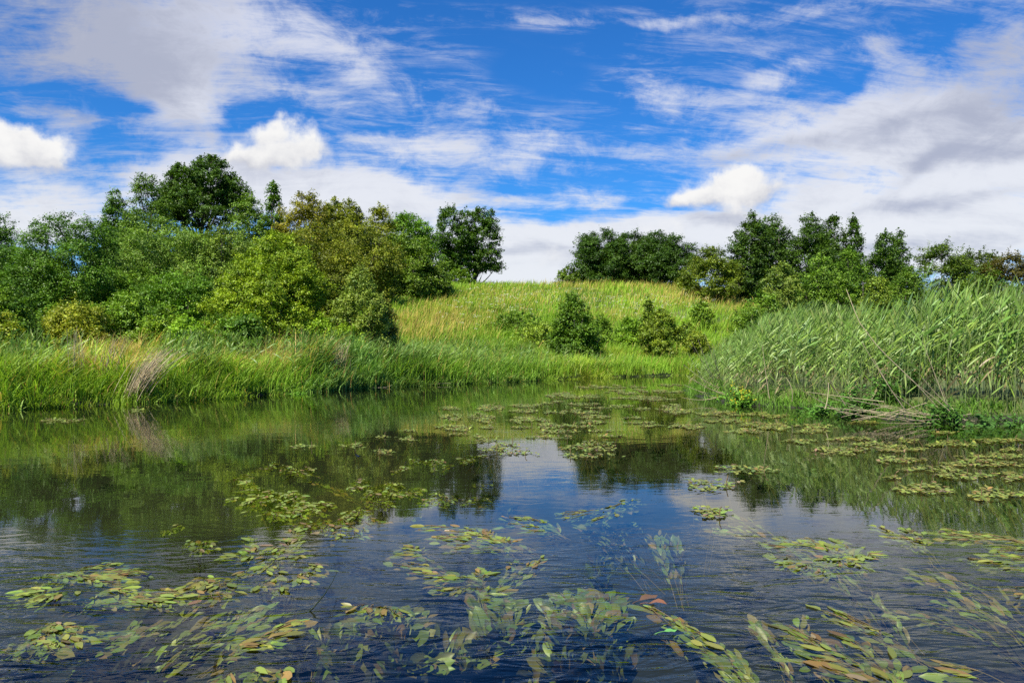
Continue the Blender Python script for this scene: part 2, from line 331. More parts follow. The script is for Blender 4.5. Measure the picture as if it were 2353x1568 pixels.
# ------------------------------------------------------------------ trees and shrubs
def leaves(B, pos, nrm, L, W, col, rng):
    n = len(pos); t = unit(np.cross(nrm, rng.normal(size=(n, 3)))); s_ = np.cross(nrm, t)
    L = (L * rng.uniform(0.7, 1.3, n))[:, None]; w = L * W
    fold = nrm * L * 0.12
    v = np.stack([pos - t * L * .5, pos + s_ * w * .5 + fold, pos + t * L * .5, pos - s_ * w * .5 + fold], 1)
    B.add(v, np.arange(n * 4).reshape(-1, 4), None, np.repeat(col, 4, 0))
def profile(kind, h):                                  # crown half width at height fraction h
    if kind == 'round': return np.sqrt(np.clip(1 - (2 * h - 1) ** 2, 0, 1)) ** 0.8
    if kind == 'dome': return np.clip(1 - h ** 2.4, 0, 1) ** 0.6 * (0.82 + 0.18 * np.clip(h * 4, 0, 1))
    if kind == 'cone': return np.clip(1 - h, 0, 1) ** 0.75 * (0.6 + 0.4 * np.clip(h * 5, 0, 1)) + 0.02
    if kind == 'spire': return (np.clip(1 - h, 0, 1) ** 0.72) * (0.8 + 0.2 * np.clip(h * 3, 0, 1)) + 0.03
    if kind == 'egg': return np.clip(np.sin(np.pi * np.clip(h, 0, 1) ** 0.72), 0, 1) ** 0.65
    return np.ones_like(h)
def crown_part(B, rng, cx, cy, z0, z1, rx, kind, n_leaves, L, tint, lobe=0.20, flat=0.62, open_=0.0, ry=None, W=0.62):
    """Leaves gathered in sprays on the lobes of one crown; returns the lobe centres."""
    Hh = z1 - z0; ry = ry or rx * 0.9
    r0 = max(0.74 * lobe * min(2 * rx, Hh) , L * 2.2)
    nl = int(np.clip(7.5 * (Hh * (rx + ry) * 1.6) / (r0 * r0 * 4), 12, 420))
    h = rng.uniform(0.0, 1.0, nl * 3); keep = rng.uniform(0, 1, nl * 3) < profile(kind, h) ** 0.9 + 0.12; h = h[keep][:nl]; nl = len(h)
    th = rng.uniform(0, 2 * np.pi, nl); ph = rng.uniform(0, 6.28, 4)
    wob = 1 + 0.22 * np.sin(2 * th + 7 * h + ph[2]) * (kind in ('spire', 'egg')) + 0.16 * np.sin(3 * th + 5 * h + ph[0]) + 0.12 * np.sin(5 * th - 9 * h + ph[1])
    lr = r0 * rng.uniform(0.55, 1.25, nl) * (0.55 + 0.45 * profile(kind, h))
    rr = profile(kind, h) * np.maximum(wob - lr / max(rx, .1) * 0.6, 0.15) * (1 - 0.55 * rng.uniform(0, 1, nl) ** 2.2)
    c = np.stack([cx + rr * rx * np.cos(th), cy + rr * ry * np.sin(th), z0 + np.clip(h, 0, 1) * (Hh - lr * 0.6)], -1)
    # sprays on each lobe
    ns = int(np.clip(n_leaves / 26, 20, 4000)); li = rng.choice(nl, ns, p=lr ** 2 / (lr ** 2).sum())
    d = unit(rng.normal(size=(ns, 3)) + np.array([0, 0, 0.35]))
    sc = c[li] + d * (lr[li] * rng.uniform(0.45, 1.12, ns) ** 0.8)[:, None] * np.array([1, 1, flat])
    ok = rng.uniform(0, 1, ns) > open_ * vnoise(sc[:, 0] * 2.2 / r0, sc[:, 2] * 2.2 / r0, 11) * 1.3
    sc, li, d = sc[ok], li[ok], d[ok]; ns = len(sc); per = max(4, n_leaves // ns)
    sr = np.maximum(L * 1.7, 0.26 * lr[li])
    off = rng.normal(size=(ns, per, 3)) * sr[:, None, None] * np.array([0.62, 0.62, 0.34]) + d[:, None] * sr[:, None, None] * rng.uniform(-.5, .7, (ns, per, 1))
    pos = (sc[:, None] + off).reshape(-1, 3)
    nr = unit(d[:, None] * 0.7 + np.array([0, 0, 0.75]) + rng.normal(size=(ns, per, 3)) * 0.55).reshape(-1, 3)
    lt = np.asarray(tint) * (1 + 0.22 * rng.normal(size=(nl, 1)) * np.array([1.0, 0.8, 0.6]))
    col = lt[li] * (1 + 0.10 * rng.normal(size=(ns, 1)))
    col = col * np.array([2.35, 1.98, 0.74]); col = np.repeat(col, per, 0) * (1 + 0.17 * rng.normal(size=(ns * per, 1))) * (1 + 0.06 * rng.normal(size=(ns * per, 3)))
    pos[:, 2] = np.maximum(pos[:, 2], land(pos[:, 0], pos[:, 1], np.full(len(pos), 3.0)) + 0.02) if z0 < 0 else pos[:, 2]
    leaves(B, pos, nr, L, W, np.clip(col, .004, .6), rng)
    # leafy shoots that break the outline
    q = rng.choice(nl, max(8, int(nl * 0.8))); m = 22; out = c[q] - np.array([cx, cy, z0 + .35 * Hh]); out = unit(out * np.array([1, 1, .8]) + np.array([0, 0, .55]) * r0 + rng.normal(size=out.shape) * .45 * r0)
    t = rng.uniform(0, 1, (len(q), m, 1)); ln_ = (lr[q] * rng.uniform(.8, 1.8, len(q)))[:, None, None]
    p2 = (c[q][:, None] + out[:, None] * ln_ * t + rng.normal(size=(len(q), m, 3)) * (.30 * (1.1 - t) * lr[q][:, None, None] + .02)).reshape(-1, 3)
    n2 = unit(np.repeat(out, m, 0) * .4 + np.array([0, -.1, .7]) + rng.normal(size=p2.shape) * .6)
    c2 = np.repeat(lt[q] * np.array([2.35, 1.98, .74]), m, 0) * (1.06 + .2 * rng.normal(size=(len(p2), 1))); leaves(B, p2, n2, L, W, np.clip(c2, .004, .6), rng)
    return c
TREES = 0
def tree(name, label, cat, u, y, vt, w, kind='round', tint=(.045, .105, .016), vb=None, dens=0.62, lobe=0.2, flat=0.62, open_=0.05,
         stems=1, parts=None, group=None, lean=0.0, Ls=1.0, limbs=16, tips=0):
    """A tree whose crown reaches vt (picture height at its distance y) and is w wide; parts lists extra crown masses (u, vtop, vbottom, width, kind)."""
    global TREES; TREES += 1; rng = np.random.default_rng(1000 + TREES)
    x = (u - CX) / F * y; g = float(land(np.array([x]), np.array([y]))[0])
    if group in (G4, G5) and 'tree' in name: tint = tuple(.70 * c_ for c_ in tint)
    root = empty(name, (x, y, g - 0.05), label, cat, group)
    k = y / F; L = float(np.clip(0.0026 * y, 0.06, 0.17)) * Ls * .86
    zt = CH + (VH - vt) * k; zb = g if vb is None else CH + (VH - vb) * k
    Bc, Bt = MB(), MB(); cs = []
    for (pu, pt, pb, pw, pk) in (parts or [(u, vt, None if vb is None else vb, w, kind)]):
        z1 = CH + (VH - pt) * k; z0 = zb if pb is None else CH + (VH - pb) * k
        z0 = max(z0, g + 0.05); hp = (z1 - z0) / k
        n = int(np.clip(1.75 * dens * pw * hp, 1000, 90000))
        cs.append(crown_part(Bc, rng, (pu - CX) * k, y + rng.normal() * 0.15 * pw * k, z0, z1, pw * k / 2 * 1.14, pk, n, L, tint, lobe, flat, open_))
    cs = np.concatenate(cs); Ht = zt - g
    r0 = 0.022 * Ht + 0.02
    for s_ in range(stems):
        a = rng.uniform(0, 6.28); sp_ = 0 if stems == 1 else 0.18 * w * k
        base = np.array([x + np.cos(a) * sp_ * .3, y + np.sin(a) * sp_ * .3, g - 0.1])
        top = np.array([x + np.cos(a) * sp_ + lean * Ht, y + np.sin(a) * sp_, g + Ht * (0.74 if stems == 1 else 0.62)])
        mid = (base + top) / 2 + rng.normal(size=3) * 0.03 * Ht
        tr = bez(base, mid, top, 10); tube(Bt, tr, np.linspace(1, 0.15, 10) ** 0.8 * r0 / (1 if stems == 1 else 1.5), sides=7)
        m = max(3, limbs // stems)
        for c in cs[rng.permutation(len(cs))[:m]]:
            f = np.clip((c[2] - g) / Ht - 0.18, 0.08, 0.9); st = tr[int(f * 9)]
            tube(Bt, bez(st, st * .45 + c * .55 + np.array([0, 0, -.06 * Ht]), c, 6), np.linspace(.42, .1, 6) * r0 * (1 - .6 * f), sides=5)
            for _ in range(2):
                e = c + rng.normal(size=3) * 0.07 * w * k; e[2] = min(e[2], c[2] + .03 * Ht); tube(Bt, bez(c * .8 + st * .2, c, e, 4), np.linspace(.13, .04, 4) * r0, sides=4)
    Bt.build('trunk', M_BARK, root, smooth=True)
    Bc.build('crown', M_LEAF, root)
    return root
DK, MD, LT, YL, OL, BG = (.036, .088, .015), (.050, .120, .017), (.072, .150, .022), (.105, .165, .018), (.072, .098, .016), (.060, .118, .036)
G1, G2, G3, G4, G5 = 'trees of the wood on the left bank', 'shrubs at the foot of the left wood', 'shrubs on the grassy hill', 'trees along the hill crest', 'trees behind the right reed stand'
# back row of the left wood
tree('tree', 'dark tree cut off by the left edge of the photo, rising above lower bushes', 'tree', -14, 34, 488, 150, 'spire', DK, dens=.55, group=G1)
tree('tree', 'slender dark tip of a tree just left of the tallest tree, lone spike', 'tree', 262, 40, 432, 120, 'spire', DK, open_=.3, group=G1, lobe=.16)
tree('tree', 'dark shoulder tree leaning against the left side of the tallest tree', 'tree', 348, 40, 402, 140, 'egg', (.042, .09, .02), group=G1)
tree('tall_tree', 'tallest tree of the left wood, dark crown with sky showing through its branches', 'tree', 474, 42, 356, 190, 'round', (.026, .062, .013), open_=.55, group=G1, lobe=.13, flat=.30, limbs=40,
     parts=[(482, 357, 450, 104, 'egg'), (418, 376, 500, 84, 'egg'), (532, 404, 476, 66, 'egg'), (470, 430, 520, 160, 'round'), (465, 540, 720, 150, 'round')])
tree('tree', 'grey green tree between the tallest tree and the narrow dark tree', 'tree', 572, 40, 446, 100, 'egg', BG, group=G1)
tree('tree', 'narrow dark open tree standing right of the tallest tree', 'tree', 624, 44, 412, 92, 'spire', DK, open_=.35, group=G1, lobe=.14, flat=.45)
tree('tree', 'rusty olive tree with brownish top right of the narrow dark tree', 'tree', 702, 42, 446, 112, 'round', (.088, .100, .017), open_=.2, group=G1)
tree('tree', 'olive tree with two soft rounded tops in the left wood', 'tree', 782, 50, 458, 146, 'round', (.085, .115, .022), group=G1,
     parts=[(768, 455, 600, 80, 'egg'), (806, 462, 600, 70, 'egg'), (785, 500, None, 150, 'round')])
tree('tree', 'olive tree with bare twigs poking out of its jagged top', 'tree', 868, 53, 470, 112, 'egg', OL, open_=.25, group=G1, flat=.45, limbs=30)
tree('tree', 'dark green open tree beside the lone crest tree, at the wood end', 'tree', 948, 57, 494, 112, 'round', MD, open_=.4, group=G1, lobe=.15, limbs=26)
# middle and front rows
tree('alder_tree', 'big dark round alder at the left with deep shadowed gaps', 'tree', 168, 26, 472, 235, 'egg', DK, group=G1, dens=.7, lobe=.17, stems=3)
tree('tree', 'broad grey green willow in the middle of the left wood', 'tree', 398, 31, 508, 270, 'round', BG, group=G1, dens=.7, stems=2)
tree('tree', 'pale green willow crown squeezed between the broad willow and the yellow green bush', 'tree', 505, 30, 512, 170, 'egg', (.068, .118, .034), group=G1, stems=2)
tree('tree', 'dark undersized tree behind the left end shrubs', 'tree', 50, 30, 560, 170, 'round', DK, group=G1, stems=2)
tree('tree', 'olive green tree filling the gap behind the yellow green bush', 'tree', 738, 36, 520, 190, 'round', OL, group=G1, stems=2)
tree('tree', 'olive tree in front of the twiggy topped one, with dark hollow inside', 'tree', 840, 46, 515, 160, 'round', (.070, .100, .018), open_=.15, group=G1, stems=2)
tree('big_bush', 'large bright yellow green bush at the front of the left wood', 'bush', 640, 25, 530, 235, 'egg', (.092, .155, .019), group=G1, dens=.75, lobe=.17, stems=3,
     parts=[(632, 526, 720, 165, 'egg'), (615, 590, None, 215, 'dome'), (680, 600, 720, 120, 'round')])
tree('big_bush', 'wide dark green bush overhanging the grass at the right end of the wood', 'bush', 925, 52, 530, 200, 'dome', (.050, .098, .018), group=G1, dens=.7, stems=4,
     parts=[(920, 528, None, 180, 'dome'), (975, 590, None, 100, 'dome'), (875, 600, None, 120, 'dome')])
tree('bush', 'slender mid green bush in front of the wide dark bush', 'bush', 830, 25, 612, 112, 'egg', (.088, .140, .048), group=G1, stems=3, dens=.7)
tree('bush', 'twiggy brownish bush beside the slender mid green bush', 'bush', 884, 25.5, 690, 56, 'egg', (.085, .098, .030), group=G1, stems=3, open_=.4, limbs=24)
tree('bush', 'dark ivy hung bush in the shade left of the yellow green bush', 'bush', 545, 25, 660, 120, 'egg', DK, group=G1, stems=2)
tree('bush', 'mid green bush under the broad willow', 'bush', 425, 26, 620, 160, 'round', MD, group=G1, stems=3)
tree('bush', 'mid green bush between the big alder and the broad willow', 'bush', 300, 26, 600, 150, 'round', (.055, .115, .022), group=G1, stems=3)
# undergrowth
for lb, u, y, vt, w, tn in (
        ('low elder shrub with creamy yellow shoots under the big alder', 175, 21.5, 688, 150, (.105, .140, .026)),
        ('low dark green shrub at the left edge above the bank grass', 30, 21, 668, 130, (.055, .115, .018)),
        ('yellowish shrub at the left edge in front of the dark low shrub', 12, 19.5, 716, 110, (.105, .150, .022)),
        ('tangled mid green shrub right of the elder shrub', 290, 22.5, 668, 150, (.060, .125, .020)),
        ('shrub of narrow pale leaves below the broad willow', 372, 22, 702, 120, (.080, .150, .024)),
        ('rounded fresh green shrub at the edge of the tall bank grass', 440, 21.5, 728, 120, (.080, .165, .022)),
        ('dark leafy shrub at the foot of the big yellow green bush', 560, 22.5, 720, 120, (.045, .105, .018)),
        ('light green shrub right of the yellow green bush, near the hill', 738, 24.5, 722, 100, (.085, .165, .020)),
        ('small yellow green shrub at the wood edge below the slender bush', 795, 24, 745, 90, (.080, .150, .022)),
        ('low shaded shrub in the gap left of the big alder', 105, 22.5, 700, 100, (.050, .110, .018))):
    tree('shrub', lb, 'shrub', u, y, vt, w, 'dome', tn, group=G2, stems=3, dens=.8, lobe=.22, limbs=9, Ls=1.15)
# lone tree on the crest
tree('lone_tree', 'lone dark tree on the hill crest with a bare low limb reaching right', 'tree', 1090, 70, 470, 130, 'round', (.040, .095, .016), group=G4, open_=.32, lobe=.17, lean=.02, limbs=26,
     parts=[(1042, 476, 612, 78, 'round'), (1108, 478, 620, 72, 'round'), (1072, 568, 630, 84, 'round'), (1140, 600, 620, 28, 'round'), (1030, 565, 630, 40, 'egg')])
tree('shrub', 'low shrub under the lone crest tree', 'shrub', 1055, 69, 618, 60, 'dome', (.055, .11, .018), group=G4, stems=2)
# crest clump and bush
tree('tree', 'left tree of the dense dark clump on the crest', 'tree', 1382, 73, 526, 140, 'dome', (.032, .078, .016), group=G4, stems=3, dens=1.4, open_=0)
tree('tree', 'middle tree of the dense dark clump on the crest', 'tree', 1450, 74, 528, 150, 'dome', (.034, .08, .016), group=G4, stems=3, dens=1.4, open_=0)
tree('tree', 'right tree of the dense dark clump on the crest', 'tree', 1518, 73, 530, 145, 'dome', (.030, .074, .015), group=G4, stems=3, dens=1.4, open_=0)
tree('shrub', 'small pale shrub at the left foot of the dark crest clump', 'shrub', 1305, 72, 615, 48, 'dome', (.058, .108, .028), group=G4, stems=2)
tree('bush', 'olive hawthorn bush with drooping twigs right of the dark crest clump', 'bush', 1636, 64, 566, 128, 'dome', (.054, .088, .015), group=G4, stems=4, dens=.8, open_=.1, vb=684)
# trees at the right
tree('tree', 'pointed dark tree at the left end of the tall right hand group', 'tree', 1728, 66, 490, 96, 'egg', (.036, .082, .018), group=G5, dens=.75)
tree('tree', 'tallest dark tree of the right hand group, broad topped', 'tree', 1788, 67, 484, 118, 'egg', (.036, .085, .017), group=G5, dens=.75)
tree('tree', 'dark tree right of the tallest one in the right hand group', 'tree', 1856, 68, 492, 104, 'egg', (.034, .080, .016), group=G5, dens=.7)
tree('tree', 'airy dark tree with sky between its branches, right hand group', 'tree', 1914, 69, 496, 80, 'egg', (.034, .078, .016), group=G5, open_=.4, lobe=.14, flat=.4)
tree('tree', 'slim pointed tree at the right end of the tall right hand group', 'tree', 1954, 69, 492, 70, 'spire', DK, group=G5, open_=.3, lobe=.14, flat=.4)
tree('tree', 'left one of the twin pointed trees above the reeds', 'tree', 2030, 66, 528, 72, 'egg', (.036, .085, .020), group=G5)
tree('tree', 'right one of the twin pointed trees above the reeds', 'tree', 2062, 67, 528, 76, 'spire', (.036, .085, .020), group=G5)
tree('bush', 'pale grey green willow bush in front of the right hand group', 'bush', 1800, 50, 602, 84, 'dome', (.080, .130, .048), group=G5, stems=3)
tree('bush', 'large mid green bush behind the left part of the reeds', 'bush', 1880, 52, 582, 110, 'dome', (.052, .110, .024), group=G5, stems=3)
tree('bush', 'mid green bush in the dip between tall group and twin trees', 'bush', 1965, 55, 566, 90, 'dome', (.048, .105, .022), group=G5, stems=3)
tree('bush', 'small light green bush just above the reeds below the twin trees', 'bush', 2012, 46, 632, 78, 'dome', (.078, .130, .034), group=G5, stems=3)
tree('bush', 'dark bush behind the small light green one', 'bush', 1940, 50, 628, 80, 'dome', (.050, .105, .02), group=G5, stems=3)
tree('tree', 'spreading hawthorn with arching top twigs behind the tall reeds', 'tree', 2165, 50, 556, 140, 'round', (.052, .098, .020), group=G5, open_=.25, flat=.4, stems=2)
tree('tree', 'low dark tree with one curved twig above its top, behind the reeds', 'tree', 2252, 52, 574, 110, 'round', (.05, .088, .02), group=G5, open_=.25, stems=2)
tree('tree', 'reddish dark tree at the right edge of the photo', 'tree', 2345, 50, 574, 150, 'round', (.060, .062, .020), group=G5, open_=.2, stems=2)
tree('bush', 'dark bush hidden behind the middle of the reeds', 'bush', 2095, 46, 610, 120, 'dome', (.045, .095, .02), group=G5, stems=3)
tree('bush', 'low bush line end behind the reeds near the right edge', 'bush', 2260, 44, 612, 170, 'dome', (.045, .09, .02), group=G5, stems=3)
tree('shrub', 'dark low shrub on the slope left of the reed stand', 'shrub', 1748, 48, 668, 92, 'dome', (.055, .115, .022), group=G3, stems=3)
tree('shrub', 'green shrub low on the slope touching the reed tops', 'shrub', 1718, 44, 698, 80, 'dome', (.060, .120, .022), group=G3, stems=3)
tree('bush', 'dense conical dark green bush in the middle of the hill foot', 'bush', 1320, 34.5, 664, 132, 'egg', (.044, .098, .017), group=G3, stems=3, dens=.95, lobe=.16,
     parts=[(1319, 670, None, 92, 'egg'), (1326, 750, None, 94, 'dome')])
tree('shrub', 'dark elder shrub left behind the conical bush', 'shrub', 1190, 40, 714, 132, 'dome', (.050, .105, .020), group=G3, stems=3)
tree('shrub', 'pale green shrub just left of the conical bush', 'shrub', 1238, 36.5, 738, 100, 'dome', (.095, .160, .038), group=G3, stems=3)
tree('shrub', 'small shrub right behind the conical bush', 'shrub', 1382, 41, 722, 46, 'dome', (.060, .120, .022), group=G3, stems=2)
tree('shrub', 'small leafy shrub midway between the two tall hill bushes', 'shrub', 1446, 41, 732, 64, 'dome', (.070, .145, .022), group=G3, stems=2)
tree('bush', 'loose olive green bush right of the conical bush near the water', 'bush', 1515, 36.5, 710, 78, 'egg', (.074, .120, .024), group=G3, stems=3, open_=.2, dens=.9)
tree('sapling', 'thin sapling with pointed top behind the loose olive bush', 'sapling', 1488, 41, 680, 42, 'cone', (.070, .120, .028), group=G3, open_=.25)
tree('shrub', 'dim shrub right of the loose olive bush', 'shrub', 1574, 42, 735, 50, 'dome', (.065, .115, .022), group=G3, stems=2)
tree('shrub', 'pale round shrub halfway up the slope near the hawthorn bush', 'shrub', 1612, 52, 690, 52, 'dome', (.080, .150, .032), group=G3, stems=2)
tree('shrub', 'yellowish shrub at the water beside the dead stalks', 'shrub', 1604, 40, 760, 60, 'dome', (.085, .130, .026), group=G3, stems=2)
tree('shrub', 'tiny dark shrub in the long grass of the upper slope', 'shrub', 1130, 50, 708, 38, 'dome', (.070, .140, .022), group=G3, stems=2)
tree('shrub', 'small rounded shrub in the bank grass left below the conical bush', 'shrub', 1215, 31.5, 828, 60, 'dome', (.085, .160, .025), group=G3, stems=2)

# ------------------------------------------------------------------ grass
def blades(B, x, y, z, h, w, az, lean, col, rng, droop=0.0):
    n = len(x); fa = rng.uniform(0, 2 * np.pi, n); sx, sy = np.cos(fa) * w * .5, np.sin(fa) * w * .5
    dx, dy = np.cos(az) * lean * h, np.sin(az) * lean * h
    def row(t, k):
        px, py, pz = x + dx * t ** 1.9, y + dy * t ** 1.9, z + h * (t - (0.35 * lean + droop) * t ** 3)
        return [np.stack([px - sx * k, py - sy * k, pz], -1), np.stack([px + sx * k, py + sy * k, pz], -1)]
    r = row(0, .8) + row(.42, 1.) + row(.76, .62) + row(1., 0)[:1]
    v = np.stack(r, 1); o = np.arange(n)[:, None] * 7
    B.add(v, np.concatenate([o + np.array([0, 1, 3, 2]), o + np.array([2, 3, 5, 4])]), o + np.array([4, 5, 6]), np.repeat(col, 7, 0))
def uv_of(x, y, z): return CX + x / y * F, VH - (z - CH) / y * F
def spots(u, v, lst):
    t = np.zeros(len(u))
    for cu, cv, su, sv, a in lst: t += a * np.exp(-.5 * (((u - cu) / su) ** 2 + ((v - cv) / sv) ** 2))
    return np.clip(t, 0, 1)
STRAW = [(1010, 745, 90, 26, .75), (960, 765, 60, 20, .5), (1480, 662, 130, 8, .6), (1310, 658, 60, 6, .5), (1560, 690, 60, 14, .6), (1700, 705, 50, 12, .7), (1430, 690, 90, 10, .35), (1180, 700, 120, 16, .3),
         (1400, 735, 60, 12, .45), (1620, 685, 40, 10, .8), (1130, 680, 50, 10, .3)]
def hill_grass():
    rng = np.random.default_rng(7); B = MB(); nt = 46000; per = 9
    u = rng.uniform(-160, 2520, nt); y = (np.sqrt(12.0) + rng.uniform(0, 1, nt) * (np.sqrt(79.0) - np.sqrt(12.0))) ** 2
    x = (u - CX) / F * y; d = shore(x, y); yb = np.interp(x, FAR[:, 0], FAR[:, 1])
    ok = (d > 0.15) & (y > yb); u, x, y, d, yb = u[ok], x[ok], y[ok], d[ok], yb[ok]; z = land(x, y, d); _, v = uv_of(x, y, z); n = len(x)
    st = spots(u, v, STRAW) * 1.1; pat = vnoise(x * .35, y * .35, 21); pat2 = vnoise(x * 1.1, y * 1.1, 22)
    h = 0.30 + 0.25 * pat + 0.20 * pat2 + 0.10 * st; wind = rng.normal(0.15, .5, n)
    base = np.array([.104, .205, .017]) * (0.58 + 0.55 * pat + .35 * vnoise(x * .11, y * .09, 24))[:, None] + np.array([.035, .012, .002]) * pat2[:, None]
    lush = sstep((26 - (y - yb)) / 20)[:, None]; base = base * (1 - .25 * lush) + np.array([.070, .185, .018]) * .25 * lush
    i = np.repeat(np.arange(n), per); m = len(i); r = 0.10 + 0.006 * y[i]
    bx, by = x[i] + rng.normal(size=m) * r, y[i] + rng.normal(size=m) * r
    isst = rng.uniform(0, 1, m) < (0.04 + 0.54 * st[i]); col = base[i] * (1 + .16 * rng.normal(size=(m, 1)))
    col = np.where(isst[:, None], np.array([.30, .25, .085]) * (1 + .18 * rng.normal(size=(m, 1))), col)
    hh = h[i] * rng.uniform(.6, 1.25, m) * np.where(isst, 1.22, 1.0)
    w = (0.0055 + 0.00052 * y[i]) * np.where(isst, .75, 1)
    col = col * np.array([1.72, 1.60, 1.15])
    blades(B, bx, by, z[i] - .03, hh, w, wind[i] + rng.normal(size=m) * .7, np.abs(rng.normal(.35, .2, m)), np.clip(col, .01, .7), rng)
    o = B.build('grass', M_GRASS); tag(o, 'long yellow green meadow grass with straw patches covering the hill', 'grass', kind='stuff')
hill_grass()
def bank_grass():
    """Taller, leafier growth in the strip along the left bank."""
    rng = np.random.default_rng(8); B = MB(); nt = 15000; per = 10
    k = rng.uniform(0, 1, nt); seg = FAR[3:11]; ln = np.hypot(*np.diff(seg, axis=0).T); cum_ = np.concatenate([[0], np.cumsum(ln)]); s_ = k * cum_[-1]
    ex, ey = np.interp(s_, cum_, seg[:, 0]), np.interp(s_, cum_, seg[:, 1]); q = np.clip(np.searchsorted(cum_, s_) - 1, 0, len(ln) - 1)
    tx, ty = np.diff(seg, axis=0)[q].T / ln[q]; off = rng.uniform(0, 1, nt) ** 1.25 * 6.5 - 0.2
    x, y = ex - ty * off, ey + tx * off; d = shore(x, y); ok = d > -0.28; x, y, d = x[ok], y[ok], d[ok]; z = land(x, y, d); n = len(x); u, v = uv_of(x, y, z)
    pat = vnoise(x * .7, y * .7, 31); pat2 = vnoise(x * 2.1, y * 2.1, 32)
    hu = np.interp(u, [-100, 100, 250, 480, 560, 650, 720, 850, 950, 1100, 1250, 1400, 1550], [1.10, 1.05, .95, 1.10, .85, .95, 1.15, 1.15, 1.05, .85, .80, .62, .6])
    big_ = vnoise(x * .33, y * .33, 33)
    h = hu * .90 * (.30 + .62 * pat + .45 * big_) * (0.40 + .60 * sstep((d + .35) / 1.1)) * np.where(pat2 > .72, 1.25, 1.0)
    blue = spots(u, u * 0 + 1, [(760, 1, 90, 9, .9), (950, 1, 130, 9, .8), (420, 1, 90, 9, .45), (1180, 1, 60, 9, .5), (40, 1, 80, 9, .35)])
    gold = spots(u, u * 0 + 1, [(250, 1, 60, 9, .55), (590, 1, 70, 9, .45), (680, 1, 60, 9, .30), (170, 1, 60, 9, .3), (330, 1, 50, 9, .3)]) * sstep((d - .3) / .8)
    col0 = np.array([.098, .200, .024]) * (.65 + .7 * pat2)[:, None] + np.array([.05, .03, .0]) * big_[:, None]; col0 = col0 * (1 - blue[:, None]) + np.array([.078, .165, .042]) * blue[:, None]
    i = np.repeat(np.arange(n), per); m = len(i); g = rng.uniform(0, 1, m) < gold[i] * .55 + .05
    bx, by = x[i] + rng.normal(size=m) * .10, y[i] + rng.normal(size=m) * .10
    col = np.where(g[:, None], np.array([.26, .21, .085]), col0[i]) * (1 + .17 * rng.normal(size=(m, 1)))
    col = col * np.array([2.25, 1.85, 1.45]) * (.72 + .55 * vnoise(x * 1.6, y * 1.6, 38))[i][:, None]; hh = h[i] * rng.uniform(.5, 1.15, m) * np.where(g, 1.15, 1); w = rng.uniform(.010, .026, m) * (1 + .5 * blue[i]) * np.where(g, .6, 1)
    taz = vnoise(x * .75, y * .75, 35) * 9.0 + vnoise(x * 2.3, y * 2.3, 36) * 3.0; tl = .25 + .55 * vnoise(x * .9, y * .9, 37)
    az = np.where(rng.uniform(0, 1, m) < .35, rng.normal(0.1, .8, m), taz[i] + rng.normal(size=m) * .7); az = np.where((d[i] < .6) & (rng.uniform(0, 1, m) < .6), -1.1 + rng.normal(size=m) * .6, az)
    blades(B, bx, by, z[i] - .04, hh, w, az, np.abs(rng.normal(tl[i], .2)), np.clip(col, .01, .7), rng, .10)
    tag(B.build('bank_grass', M_GRASS), 'tall lush grass and sedge leaning over the left bank of the river', 'grass', kind='stuff')
bank_grass()
def flowers():
    rng = np.random.default_rng(9); B = MB(); n = 1500
    u = rng.uniform(1000, 1720, n); y = rng.uniform(34, 70, n); x = (u - CX) / F * y; z = land(x, y); _, v = uv_of(x, y, z)
    p = spots(u, v, [(1130, 715, 70, 20, .8), (1480, 712, 60, 14, 1.), (1420, 705, 60, 12, .7), (1560, 730, 60, 16, .5), (1210, 690, 80, 14, .4), (1290, 700, 60, 12, .3), (1600, 700, 60, 12, .4), (1060, 760, 50, 14, .4), (1130, 655, 120, 5, .5)])
    ok = rng.uniform(0, 1, n) < p; x, y, z = x[ok], y[ok], z[ok]; n = len(x); i = np.repeat(np.arange(n), 5)
    pos = np.stack([x[i], y[i], z[i] + .55], -1) + rng.normal(size=(len(i), 3)) * np.array([.09, .09, .025])
    leaves(B, pos, unit(rng.normal(size=(len(i), 3)) * .3 + np.array([0, -.5, 1])), .055, .9, np.tile([.50, .50, .36], (len(i), 1)), rng)
    tag(B.build('wild_flowers', M_FLOWER), 'scattered white umbel flowers in the meadow grass on the slope', 'flowers', kind='stuff')
flowers()

